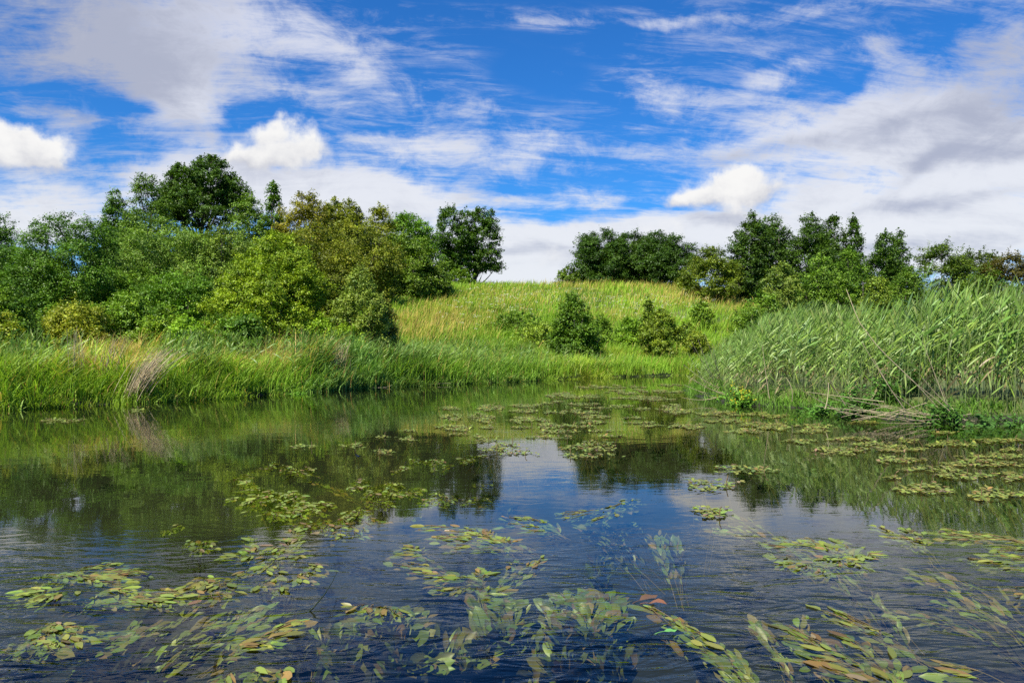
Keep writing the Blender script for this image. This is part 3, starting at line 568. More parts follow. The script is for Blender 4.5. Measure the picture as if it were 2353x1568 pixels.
# ------------------------------------------------------------------ reeds
def ribbon(B, p0, d0, L, W, col, rng, droop=0.5, nseg=5):
    """One long reed leaf: starts at p0 heading d0 and bends down."""
    t = np.linspace(0, 1, nseg + 1)[:, None]; side = unit(np.cross(d0, [0, 0, 1.]) * rng.choice([-1, 1]) + np.array([0, 0, 1.]) * rng.uniform(.2, 1.2) + rng.normal(size=3) * .3)
    c = p0 + d0 * L * t + np.array([0, 0, -1.]) * L * droop * t ** 2.2
    w = W * np.array([.35, .9, 1., .8, .45, 0.02])[:nseg + 1, None]
    v = np.stack([c - side * w / 2, c + side * w / 2 + np.array([0, 0, .25]) * w], 1)
    o = np.arange(nseg)[:, None] * 2; B.add(v, o + np.array([0, 1, 3, 2]), None, col)
def reed_meshes(rng, H, tint):
    Bs, Bl = MB(), MB(); lean = rng.uniform(.04, .16) * H
    st = bez((0, 0, -.15), (rng.normal() * .02, 0, H * .55), (lean, rng.normal() * .05, H * .93), 8)
    tube(Bs, st, np.linspace(.0062, .0022, 8), np.array([.155, .205, .070]) * rng.uniform(.8, 1.15), 5)
    nl = int(rng.integers(11, 15)); side = rng.choice([-1, 1])
    for k in range(nl):
        f = .16 + .82 * (k + rng.uniform(-.2, .2)) / nl; p = st[0] * 0 + np.array([np.interp(f, np.linspace(0, 1, 8), st[:, a]) for a in range(3)])
        side = -side; a = (0.0 if side > 0 else np.pi) + rng.normal() * .55
        if rng.uniform() < .62: a = rng.normal() * .6                     # most leaves stream to the right in the breeze
        el = rng.uniform(.65, 1.3) if f < .8 else rng.uniform(.95, 1.4)
        d = np.array([np.cos(a) * np.cos(el), np.sin(a) * np.cos(el), np.sin(el)])
        dead = f < .3 and rng.uniform() < .3
        col = np.array([.28, .22, .10]) if dead else np.asarray(tint) * (1 + .18 * rng.normal()) * np.array([1 + .08 * rng.normal(), 1, 1 + .15 * rng.normal()])
        ribbon(Bl, p, d, rng.uniform(.34, .60) * (.75 if f > .85 else 1), rng.uniform(.026, .046), np.clip(col, .02, .5), rng, rng.uniform(.04, .36))
    return Bs, Bl
rr = np.random.default_rng(20)
RT = [(.225, .34, .060), (.20, .315, .052), (.26, .365, .085), (.155, .265, .044)]
variants = []
for k in range(16):
    Bs, Bl = reed_meshes(rr, 2.2, RT[k % 4]); variants.append((Bs, Bl, Bs.mesh('stalk', M_STEM, smooth=True), Bl.mesh('leaves', M_REED)))
# where reeds stand on the right bank
n = 9000; x = rr.uniform(4.0, 17.5, n); y = rr.uniform(11.2, 29, n); d = shore(x, y); u = CX + x / y * F
yfar = np.interp(x, [4, 8, 12, 20], [22, 27, 31, 33]); ok = (d > .03) & (d < 3.9) & (y < yfar) & (u < 2560) & (x > 4)
x, y, d, u = x[ok], y[ok], d[ok], u[ok]
vt = np.interp(u, [1560, 1600, 1660, 1750, 1830, 1950, 2070, 2110, 2200, 2400], [838, 806, 770, 722, 690, 692, 690, 640, 640, 632])
hh = CH + (VH - vt) / F * y - .25; sc = np.clip(hh / 2.2 * rr.uniform(.78, 1.04, len(x)), .40, 1.12)
keep = rr.uniform(0, 1, len(x)) < np.where(y < 20, .95, .5); x, y, d, u, sc = x[keep], y[keep], d[keep], u[keep], sc[keep]
edge = np.argsort(d + .04 * y)                                                    # nearest the water first
GR = 'reeds at the water front of the right stand'
root0 = {}
nmain = 0; mass_s, mass_l = MB(), MB(); n_stand = 1250
for q, k in enumerate(edge[:n_stand]):
    vi = int(rr.integers(0, 16)); Bs, Bl, ms, ml = variants[vi]; a = float(rr.normal() * .35); s_ = float(sc[k]) * float(rr.uniform(.92, 1.05))
    g = float(land(np.array([x[k]]), np.array([y[k]]), np.array([d[k]]))[0]); loc = (float(x[k]), float(y[k]), g)
    if q < 298 and -50 < u[k] < 2420:
        o = empty('reed', loc, 'green leafy reed among the front stems of the tall stand on the right bank', 'reed', GR)
        o.rotation_euler = (0, 0, a); o.scale = (s_, s_, s_)
        for nm, me in (('stalk', ms), ('leaves', ml)):
            c = bpy.data.objects.new(nm, me); C.objects.link(c); c.parent = o
        nmain += 1
    else:
        ca, sa = math.cos(a), math.sin(a); Rm = np.array([[ca, -sa, 0], [sa, ca, 0], [0, 0, 1]])
        for Bm, Bd in ((mass_s, Bs), (mass_l, Bl)):
            v = np.concatenate(Bd.v) @ Rm.T * s_ + np.array(loc)
            Bm.add(v, np.concatenate(Bd.q), None, np.concatenate(Bd.c) * rr.uniform(.85, 1.12))
rb = empty('reed_bed', (9.0, 16.0, .2), 'dense mass of green reeds behind the front stems on the right bank', 'reed bed'); rb['kind'] = 'stuff'
a_ = mass_s.build('stalks', M_STEM, rb); b_ = mass_l.build('leaves', M_REED, rb); a_['kind'] = 'stuff'; b_['kind'] = 'stuff'
def left_reeds():
    r_ = np.random.default_rng(61); ms, ml = MB(), MB()
    for cu, su, off0, off1, num, s0 in ((430, 45, .5, 2.2, 90, .52), (760, 60, .4, 2.6, 170, .56), (950, 110, .4, 2.6, 190, .50), (1180, 70, .4, 2., 60, .42), (60, 70, .6, 2.6, 90, .50), (560, 50, 1.5, 3.5, 50, .5), (1330, 60, .3, 1.2, 40, .3)):
        for _ in range(num):
            uu = cu + r_.normal() * su; t = np.linspace(9, 40, 240); xx = (uu - CX) / F * t; dd = shore(xx, t); k = int(np.argmax((dd > 0) & (t > np.interp(xx, FAR[:, 0], FAR[:, 1]))))
            yy = t[k] + r_.uniform(off0, off1); x0 = (uu - CX) / F * yy; g = float(land(np.array([x0]), np.array([yy]))[0]); a = r_.normal() * .5; s_ = s0 * r_.uniform(.75, 1.15); ca, sa = math.cos(a), math.sin(a); Rm = np.array([[ca, -sa, 0], [sa, ca, 0], [0, 0, 1]])
            Bs, Bl, _a, _b = variants[int(r_.integers(0, 16))]
            for Bm, Bd in ((ms, Bs), (ml, Bl)): Bm.add(np.concatenate(Bd.v) @ Rm.T * s_ * np.array([1.15, 1.15, 1]) + np.array([x0, yy, g]), np.concatenate(Bd.q), None, np.concatenate(Bd.c) * r_.uniform(.8, 1.1))
    e = empty('low_reed_bed', (-3, 22, .2), 'low bluish green reeds mixed into the grass of the left bank', 'reed bed'); e['kind'] = 'stuff'
    for o in (ms.build('stalks', M_STEM, e), ml.build('leaves', M_REED, e)): o['kind'] = 'stuff'
left_reeds()
def single_reed(name, label, ux, yy, vtop, seed):
    r_ = np.random.default_rng(seed); xx = (ux - CX) / F * yy; g = float(land(np.array([xx]), np.array([yy]))[0]); H = CH + (VH - vtop) / F * yy - g
    Bs, Bl = reed_meshes(r_, H, (.225, .335, .13)); o = empty(name, (xx, yy, g), label, 'reed')
    for nm, B_, m in (('stalk', Bs, M_STEM), ('leaves', Bl, M_REED)):
        c = bpy.data.objects.new(nm, B_.mesh(nm, m)); C.objects.link(c); c.parent = o
single_reed('tall_reed', 'tallest reed, standing upright high above the rest of the right stand', 2108, 13.4, 592, 71)
single_reed('tall_reed', 'single reed sticking up above the reed tops where the stand steps down', 1822, 15.6, 688, 72)
single_reed('tall_reed', 'tall reed with a pale stem in the dip before the highest reeds', 2062, 13.0, 672, 73)
# herbs and sedge at the foot of the reeds
def foot_growth():
    rng = np.random.default_rng(41); B = MB(); nt = 13000
    x = rng.uniform(4, 13, nt); y = rng.uniform(11.4, 22, nt); d = shore(x, y); ok = (d > -.12) & (d < .45) & (x < 4 + (y - 10) * 3); x, y, d = x[ok], y[ok], d[ok]; z = land(x, y, d)
    i = np.repeat(np.arange(len(x)), 9); m = len(i); pat = vnoise(x * 1.4, y * 1.4, 43)
    col = (np.array([.12, .235, .026]) * (.7 + .6 * pat)[:, None])[i] * (1 + .16 * rng.normal(size=(m, 1)))
    blades(B, x[i] + rng.normal(size=m) * .08, y[i] + rng.normal(size=m) * .08, z[i] - .03, (.14 + .24 * pat[i]) * rng.uniform(.6, 1.2, m) * (0.6 + .4 * sstep(d[i] / .5)), rng.uniform(.008, .017, m), rng.uniform(0, 6.28, m), np.abs(rng.normal(.5, .2, m)), np.clip(col, .01, .5), rng, .1)
    tag(B.build('sedge', M_GRASS), 'short sedge and grass along the foot of the right reed stand', 'grass', kind='stuff')
foot_growth()
def herb(name, label, cat, u, v, w, h, tint, seed, flower=None, Lf=.085, group='leafy herbs at the foot of the right reeds'):
    rng = np.random.default_rng(seed); p = on_level(u, v, .08); x, y = p[0], p[1]; g = float(land(np.array([x]), np.array([y]))[0]); k = y / F * .85; w, h = w * k, h * k
    root = empty(name, (x, y, g), label, cat, group); Bs, Bl, Bf = MB(), MB(), MB(); ns = int(26 * w / .5) + 8
    for _ in range(ns):
        a, r = rng.uniform(0, 6.28), np.sqrt(rng.uniform()) * w * .5; b = np.array([x + np.cos(a) * r, y + np.sin(a) * r * .7, 0.]); b[2] = float(land(b[None, 0], b[None, 1])[0])
        hh = h * rng.uniform(.55, 1.) * (1 - .5 * (r / w * 2) ** 2); e = b + np.array([rng.normal() * .10, rng.normal() * .10 - .04, hh]); st = bez(b, (b + e) / 2 + rng.normal(size=3) * .02, e, 6)
        tube(Bs, st, np.linspace(.004, .0018, 6), np.array([.08, .14, .03]), 4)
        n = int(rng.integers(9, 16)); f = rng.uniform(.15, 1, n); pos = np.stack([np.interp(f, np.linspace(0, 1, 6), st[:, q]) for q in range(3)], -1)
        az = rng.uniform(0, 6.28, n); dirs = np.stack([np.cos(az), np.sin(az), rng.uniform(-.3, .5, n)], -1); pos = pos + unit(dirs) * Lf * .55
        col = np.asarray(tint) * 1.2 * (1 + .16 * rng.normal(size=(n, 1)))
        nr = unit(np.stack([rng.normal(size=n) * .35, rng.normal(size=n) * .35 - .3, np.ones(n)], -1)); leaves(Bl, pos, nr, Lf, .42, np.clip(col, .01, .5), rng)
        if flower is not None and rng.uniform() < .6:
            fp = e + rng.normal(size=(9, 3)) * .028; leaves(Bf, fp, unit(rng.normal(size=(9, 3)) + np.array([0, -.5, 1])), .022, .9, np.tile(flower, (9, 1)), rng)
    Bs.build('stems', M_STEM, root); Bl.build('leaves', M_LEAF, root)
    if Bf.n: Bf.build('flowers', M_FLOWER, root)
YF = (.62, .50, .03)
herb('cress_clump', 'bright green herb clump with yellow flowers at the tip of the reed bank', 'herb', 1690, 921, 80, 62, (.105, .225, .022), 1, YF)
herb('cress_clump', 'fresh green herb clump next to the yellow flowered tip, at water level', 'herb', 1740, 932, 70, 50, (.10, .21, .022), 2, YF)
herb('cress_clump', 'low herb clump with few yellow flowers below the middle reeds', 'herb', 1800, 936, 76, 52, (.085, .185, .022), 3, YF)
herb('cress_clump', 'leafy herb clump at the notch left of the piled dead stalks', 'herb', 1870, 938, 80, 56, (.075, .175, .022), 4)
herb('nettle_clump', 'broad leaved nettle clump behind the piled dead stalks', 'herb', 2060, 942, 130, 120, (.058, .135, .020), 5, None, .10)
herb('nettle_clump', 'nettle clump at the right end of the dead stalk pile', 'herb', 2160, 960, 110, 110, (.060, .140, .020), 6, None, .10)
herb('nettle_clump', 'dark nettle clump under the reeds by the right edge', 'herb', 2260, 965, 120, 90, (.052, .120, .020), 7, None, .10)
herb('nettle_clump', 'herb clump at the very right edge of the waterline', 'herb', 2345, 966, 90, 80, (.060, .140, .022), 8, None, .09)
herb('nettle_clump', 'herb clump left of the nettles, above the left end of the stalk pile', 'herb', 1960, 945, 100, 90, (.062, .145, .020), 9, None, .09)
for k, (uu, vv, ww, h_) in enumerate(((1030, 886, 60, 22), (1100, 881, 60, 20), (690, 897, 50, 22))):
    herb('water_herb', ('low bright green herb patch floating at the left bank edge', 'second low herb patch further right on the far bank edge', 'small herb patch at the waterline below the golden grass')[k],
         'herb', uu, vv, ww, h_, (.11, .24, .022), 30 + k, None, .11, 'low herbs at the far waterline')

# dead stalks
DRY = np.array([.50, .40, .24])
GD = 'dead straw coloured reed stalks on the right bank'
def stalk(pts, r=.0065, label=None, seed=0, col=None, group=GD):
    p = np.array(pts, float); rng = np.random.default_rng(seed); t = np.linspace(0, 1, len(p)); tt = np.linspace(0, 1, 12)
    if len(p) == 3: q = bez(p[0], 2 * p[1] - (p[0] + p[2]) / 2, p[2], 12)
    elif len(p) == 2: q = bez(p[0], (p[0] + p[1]) / 2 + rng.normal(size=3) * .03, p[1], 12)
    else: q = np.stack([np.interp(tt, t, p[:, k]) for k in range(3)], -1)
    B = MB(); tube(B, q, np.linspace(r, r * .5, 12), (DRY if col is None else np.asarray(col)) * rng.uniform(.75, 1.15), 6)
    o = B.build('dead_stalk', M_STEM, origin=tuple(q[0]), smooth=True); tag(o, label, 'dead stalk', group)
def z4(zx, zy): return 1555 + zx * .3928, 454 + zy * .3928
def P4(zx, zy, y): return at(*z4(zx, zy), y - .35)
L1 = 'long bent dead stalk leaning left out of the right reeds, highest of them'
stalk([P4(1530, 1235, 12.2), P4(1400, 1090, 12.0), P4(1180, 880, 11.9), P4(1060, 720, 11.9), P4(990, 535, 12.0)], .008, L1, 1)
for k, (a, b, ya, yb_, lb) in enumerate((
        ((1330, 1235), (1080, 840), 12.0, 11.9, 'dead stalk leaning left beside the long bent one, second highest'),
        ((1595, 1262), (1440, 850), 12.0, 12.0, 'straight dead stalk leaning left, right of the long bent one'),
        ((540, 1172), (498, 860), 14.2, 14.2, 'upright pale dead stalk standing at the notch in the right bank'),
        ((672, 1192), (638, 1050), 14.0, 14.0, 'short upright dead stalk right of the pale upright one'),
        ((865, 1235), (885, 1080), 12.9, 13.0, 'dead stalk standing in the water left of the stalk pile'),
        ((1300, 1200), (1150, 940), 12.0, 12.0, 'dead stalk between the two highest leaning ones'),
        ((985, 1212), (895, 1070), 12.6, 12.5, 'short dead stalk leaning left above the left end of the pile'),
        ((1595, 1255), (1540, 1095), 12.0, 11.9, 'short dead stalk at the right end of the pile'),
        ((430, 1102), (345, 1030), 14.9, 14.6, 'small dead stalk leaning over the yellow flowers'),
        ((462, 1078), (385, 985), 14.9, 14.6, 'small dead stalk higher above the yellow flowers'),
        ((1600, 1252), (1330, 1035), 11.9, 11.7, 'dead stalk slanting left from the right end of the pile'),
        ((1640, 1258), (1420, 1035), 11.9, 11.8, 'thin dead stalk slanting steeply through the nettles'))):
    stalk([P4(*a, ya), P4(*b, yb_)], .0062, lb, 10 + k)
LP = 'pale dead stalk lying in the tangled pile at the right waterline'
for k, (a, b) in enumerate((((730, 1125), (1010, 1272)), ((760, 1135), (1210, 1192)), ((810, 1215), (1130, 1292)), ((1000, 1220), (1450, 1310)), ((1100, 1240), (1500, 1292)), ((1250, 1130), (1480, 1300)), ((1060, 1302), (1330, 1236)),
                            ((1190, 1314), (1690, 1300)), ((930, 1250), (1300, 1302)), ((1140, 1200), (1560, 1282)), ((880, 1228), (1240, 1262)), ((1200, 1222), (1620, 1300)), ((960, 1282), (1240, 1215)), ((1010, 1180), (1420, 1276)),
                            ((1300, 1250), (1740, 1306)), ((850, 1150), (1180, 1270)), ((1020, 1300), (1420, 1262)), ((1230, 1296), (1460, 1200)), ((1350, 1300), (1720, 1262)), ((980, 1240), (1360, 1310)))):
    stalk([P4(*b, 12.0 + .02 * k), P4(*a, 11.75 - .01 * k)], .0058, LP, 40 + k, group='dead stalks lying in the pile')
LT_ = 'thin dead stalk in the spray bending over the water at the reed bank tip'
for k, (a, b) in enumerate((((240, 1015), (158, 785)), ((170, 1090), (62, 905)), ((210, 1060), (122, 828)), ((245, 1112), (38, 975)), ((262, 1152), (40, 1092)), ((200, 1050), (82, 835)), ((250, 1162), (30, 1168)), ((270, 1140), (95, 1060)),
                            ((230, 1010), (205, 850)), ((255, 1165), (120, 1125)), ((265, 1060), (190, 960)), ((250, 1050), (215, 900)), ((280, 1150), (60, 1040)), ((245, 1060), (160, 985)))):
    m_ = ((a[0] + b[0]) / 2 + 6, (a[1] + b[1]) / 2 + 16); stalk([P4(*a, 16.4), P4(*m_, 16.2), P4(*b, 16.0)], .0065, LT_, 70 + k, group='dead stalks bending over the water at the reed tip')
for k in (2, 7):
    r_ = np.random.default_rng(500 + k); uu = (560, 640, 850, 880, 905, 930, 955, 985, 1340)[k]; t = np.linspace(9, 40, 600); xx = (uu - CX) / F * t; dd = shore(xx, t); yy = t[int(np.argmax((dd > -.05) & (t > np.interp(xx, FAR[:, 0], FAR[:, 1]))))] - .12
    a = np.array([(uu - CX) / F * yy, yy, .015]); stalk([a, a + np.array([r_.uniform(.5, 1.1), r_.uniform(.1, .5), r_.uniform(.0, .06)])], .006, 'pale dead stalk lying on the water along the left bank edge', 520 + k, (.46, .38, .24), 'dead stalks at the left waterline')
def dry_clump(label, u, v, w, h, lean, nst, seed, col=(.36, .265, .155)):
    rng = np.random.default_rng(seed); t = np.linspace(9, 40, 400); dd = shore((u - CX) / F * t, t); y = t[int(np.argmax((dd > 0) & (t > np.interp((u - CX) / F * t, FAR[:, 0], FAR[:, 1]))))] + v; k = y / F; x = (u - CX) / F * y; g = float(land(np.array([x]), np.array([y]))[0]); B = MB()
    for _ in range(nst):
        b = np.array([x + rng.normal() * w * k * .16, y + rng.normal() * .18, g - .05]); t = rng.uniform(.6, 1.)
        e = b + np.array([lean * h * k * t + rng.normal() * w * k * .22, -.25 * t + rng.normal() * .12, h * k * t]); m_ = (b + e) / 2 + np.array([-.06 * lean, 0, .14 * h * k])
        tube(B, bez(b, m_, e, 8), np.linspace(.008, .003, 8), np.asarray(col) * rng.uniform(.7, 1.25), 4)
    tag(B.build('dead_reed_tuft', M_STEM, origin=(x, y, g)), label, 'dead reeds', 'dead reed tufts on the left bank')
dry_clump('brown bundle of dead reeds fanning right out of the left bank grass', 305, .12, 75, 125, .75, 90, 1, (.50, .41, .25))
dry_clump('pale upright dead reeds standing behind the bank grass at the middle of the left bank', 775, .35, 64, 104, .12, 80, 2, (.50, .41, .23))
dry_clump('two thin pale dead reed plumes near the left edge of the bank', 180, 1.0, 30, 150, .10, 16, 3, (.45, .38, .22))
dry_clump('straw coloured dead reeds leaning right above the brown bundle', 245, .9, 70, 125, .3, 30, 4, (.40, .33, .2))

# ------------------------------------------------------------------ pondweed
PG, PO, PB, PK, PY_ = (.155, .205, .034), (.165, .165, .032), (.185, .125, .036), (.20, .145, .075), (.195, .215, .038)
def pick(rng, n, w=(.52, .24, .10, .06, .08)):
    t = np.array([PG, PO, PB, PK, PY_])[rng.choice(5, n, p=w)]; return t * (1 + .18 * rng.normal(size=(n, 1))) * (1 + .06 * rng.normal(size=(n, 3)))
SH_T = np.array([0, .22, .5, .78, 1.]); SH_W = np.array([.16, .86, 1., .72, .04])
def oval(B, p, f, nrm, L, W, col, curl, rng, zcap=None):
    """Oval leaves: base p, heading f, face nrm (arrays of n)."""
    n = len(p); f = unit(f); s_ = unit(np.cross(f, nrm)); m = np.cross(s_, f); L, W, curl = (np.broadcast_to(a, (n,))[:, None, None] for a in (L, W, curl))
    t = SH_T[None, :, None]; w = SH_W[None, :, None] * W * .5; wav = rng.normal(size=(n, 5, 1)) * .035 * L
    c = p[:, None] + f[:, None] * t * L + m[:, None] * (curl * L * (t - t * t) + wav)
    v = np.stack([c - s_[:, None] * w + m[:, None] * w * .22, c, c + s_[:, None] * w + m[:, None] * w * .22], 2).reshape(n, 15, 3)
    o = np.arange(n)[:, None, None] * 15; r = np.arange(4)[None, :, None] * 3
    q = np.concatenate([o + r + np.array([0, 1, 4, 3]), o + r + np.array([1, 2, 5, 4])], 1).reshape(-1, 4)
    cc = np.repeat(col[:, None], 15, 1); cc[:, 1::3] *= np.array([1.12, 1.08, 1.05])
    if zcap is not None:
        zc = np.broadcast_to(zcap, (n,))[:, None]; v[:, :, 2] = np.where(v[:, :, 2] > zc, zc + .15 * np.tanh((v[:, :, 2] - zc) / .1) * .1, v[:, :, 2])
    B.add(v, q, None, np.clip(cc, .01, .6).reshape(-1, 3))
MATN = 0
def raft(u0, u1, v0, v1, label, group, cat='pondweed', dens=1.0, name='pondweed_raft', tint=None):
    """Leaves lying flat on the water between the picture lines v0 (far) and v1 (near)."""
    global MATN; MATN += 1; rng = np.random.default_rng(300 + MATN); cu, hu = (u0 + u1) / 2, (u1 - u0) / 2; cv, hv = (v0 + v1) / 2, (v1 - v0) / 2
    c = on_level(cu, cv); ya, yb_ = F * CH / (v1 - VH), F * CH / (v0 - VH); L = .062
    n0 = int(dens * 260 * (hu * 2 / F * c[1]) * max(yb_ - ya, .12)) + 14; n0 = min(n0, 2600)
    uu, vv = rng.uniform(-1, 1, n0 * 3), rng.uniform(-1, 1, n0 * 3)
    rad = np.hypot(uu, vv); ph = rng.uniform(0, 6.28, 3); an = np.arctan2(vv, uu); lim = .82 + .16 * np.sin(3 * an + ph[0]) + .14 * np.sin(7 * an + ph[1])
    hole = vnoise(uu * hu / 11 + MATN, vv * 2.2 + MATN, 51); ok = (rad < lim) & (hole > .28 + .16 * rad); uu, vv = uu[ok][:n0], vv[ok][:n0]; n = len(uu)
    if n < 4: return
    y = c[1] + vv * (yb_ - ya) / 2; x = c[0] + uu * hu / F * c[1] + vv * (yb_ - ya) / 2 * (cu - CX) / F
    az = rng.normal(np.pi / 2, .75, n); f = np.stack([np.cos(az), np.sin(az), rng.normal(size=n) * .05], -1)
    nr = unit(np.stack([rng.normal(size=n) * .05, rng.normal(size=n) * .05, np.ones(n)], -1)); p = np.stack([x, y, rng.uniform(.004, .016, n)], -1)
    up = rng.uniform(0, 1, n) < .03; f[up, 2] += rng.uniform(.1, .5, up.sum()); B = MB()
    oval(B, p, f, nr, L * rng.uniform(.7, 1.3, n), L * .5 * rng.uniform(.8, 1.2, n), pick(rng, n, (.56, .26, .06, .03, .09)) * (1.15 if tint is None else 1.2 * np.asarray(tint)), rng.uniform(-.02, .08, n), rng)
    root = empty(name, (float(c[0]), float(c[1]), 0.0), label, cat, group); B.build('leaves', M_POND, root)
    Bs = MB(); idx = rng.permutation(n)[:max(5, n // 10)]
    for k in idx:
        e = p[k] + np.array([rng.normal() * .12, -.25 - rng.uniform() * .3, -.30]); tube(Bs, bez(p[k], (p[k] + e) / 2 + np.array([0, 0, .06]), e, 5), .0022, (.10, .075, .03), 4)
    for k in idx[:max(1, n // 90)]: tube(Bs, bez(p[k], p[k] + np.array([0, 0, .04]), p[k] + np.array([rng.normal() * .02, 0, rng.uniform(.04, .08)]), 4), .004, (.16, .11, .05), 5)
    Bs.build('stems', M_STEM, root)
GA, GB, GC_ = 'far pondweed rafts in mid river', 'pondweed rafts in front of the right reeds', 'pondweed rafts in the middle distance'
LA, LB, LC = 'thin flat raft of pale pondweed leaves floating in the far mid river', 'flat raft of grey green pondweed in the water before the right reeds', 'loose floating raft of pondweed leaves in the middle distance of the river'
za = lambda q: (778 + q[0] * .3361, 778 + q[1] * .3361, 862 + q[2] * .3361, 862 + q[3] * .3361)
for q in ((1600, 2100, 65, 92), (1780, 2350, 95, 130), (2180, 2350, 60, 80), (1400, 1650, 115, 165), (1640, 1800, 130, 160), (1870, 2280, 140, 170), (1380, 1470, 185, 200), (1520, 1820, 190, 210), (1840, 2020, 200, 225), (2170, 2353, 190, 265),
          (2010, 2130, 222, 242), (680, 830, 215, 240), (930, 1160, 200, 245), (1170, 1400, 195, 225), (1160, 1380, 230, 262), (1370, 1500, 246, 264), (1470, 1800, 230, 270), (690, 850, 260, 315), (860, 1110, 260, 300), (890, 1100, 290, 330),
          (1140, 1450, 280, 335), (1640, 1860, 265, 305), (1610, 1840, 308, 338), (660, 960, 335, 385), (980, 1070, 350, 370), (1330, 1620, 325, 372), (1340, 1650, 372, 402), (1950, 2250, 318, 335), (2030, 2220, 340, 360), (2230, 2353, 330, 370)):
    raft(*za(q), LA, GA, dens=1.2)
for q in ((420, 540, 375, 390), (250, 340, 416, 434), (350, 600, 420, 455), (910, 1100, 405, 465), (1040, 1260, 465, 500), (1280, 1650, 412, 440), (930, 1300, 495, 528), (1080, 1390, 528, 550), (1500, 1980, 450, 530), (1450, 1960, 535, 575), (0, 190, 470, 502), (220, 360, 510, 548), (-360, -130, 475, 505)):
    raft(*za(q), LC, GC_, dens=.7)
zr = lambda q: (1555 + q[0] * .3384, 1555 + q[1] * .3384, 907 + q[2] * .3384, 907 + q[3] * .3384)
for q in ((0, 130, 95, 130), (130, 440, 108, 150), (430, 660, 118, 148), (180, 480, 165, 195), (0, 220, 195, 240), (560, 770, 135, 160), (330, 590, 230, 270), (420, 900, 185, 245), (840, 1100, 200, 240), (780, 1060, 238, 265), (1170, 1400, 178, 202),
          (700, 990, 300, 335), (1010, 1360, 288, 322), (1160, 1500, 322, 360), (900, 1330, 355, 415), (1320, 1720, 345, 395), (1680, 2060, 310, 360), (1730, 1910, 248, 272), (2000, 2380, 295, 335), (1500, 1650, 298, 332),
          (1310, 1700, 425, 475), (1910, 2400, 400, 440), (1740, 2400, 442, 500), (1480, 1980, 488, 530), (1700, 2200, 530, 582), (2190, 2400, 520, 610), (1430, 1550, 558, 582), (1480, 1900, 600, 690), (1920, 2400, 640, 730), (2190, 2400, 365, 395)):
    raft(*zr(q), LB, GB, dens=1.6, tint=(1.0, .95, .95))
raft(296, 332, 940, 948, 'tiny raft of pondweed below the brown dead reed bundle', GC_); raft(72, 200, 961, 974, 'thin line of floating weed near the left edge by the bank', GC_, dens=.5)
raft(1632, 1785, 1068, 1096, 'pondweed raft where the dark reflection meets bright sky, right of centre', GC_, dens=.7); raft(1545, 1715, 1100, 1130, 'loose pondweed raft just below the darkest reflection right of centre', GC_, dens=.7)
raft(1590, 1696, 1162, 1192, 'small tight pondweed raft on the blue water right of centre', GC_, dens=1.1)

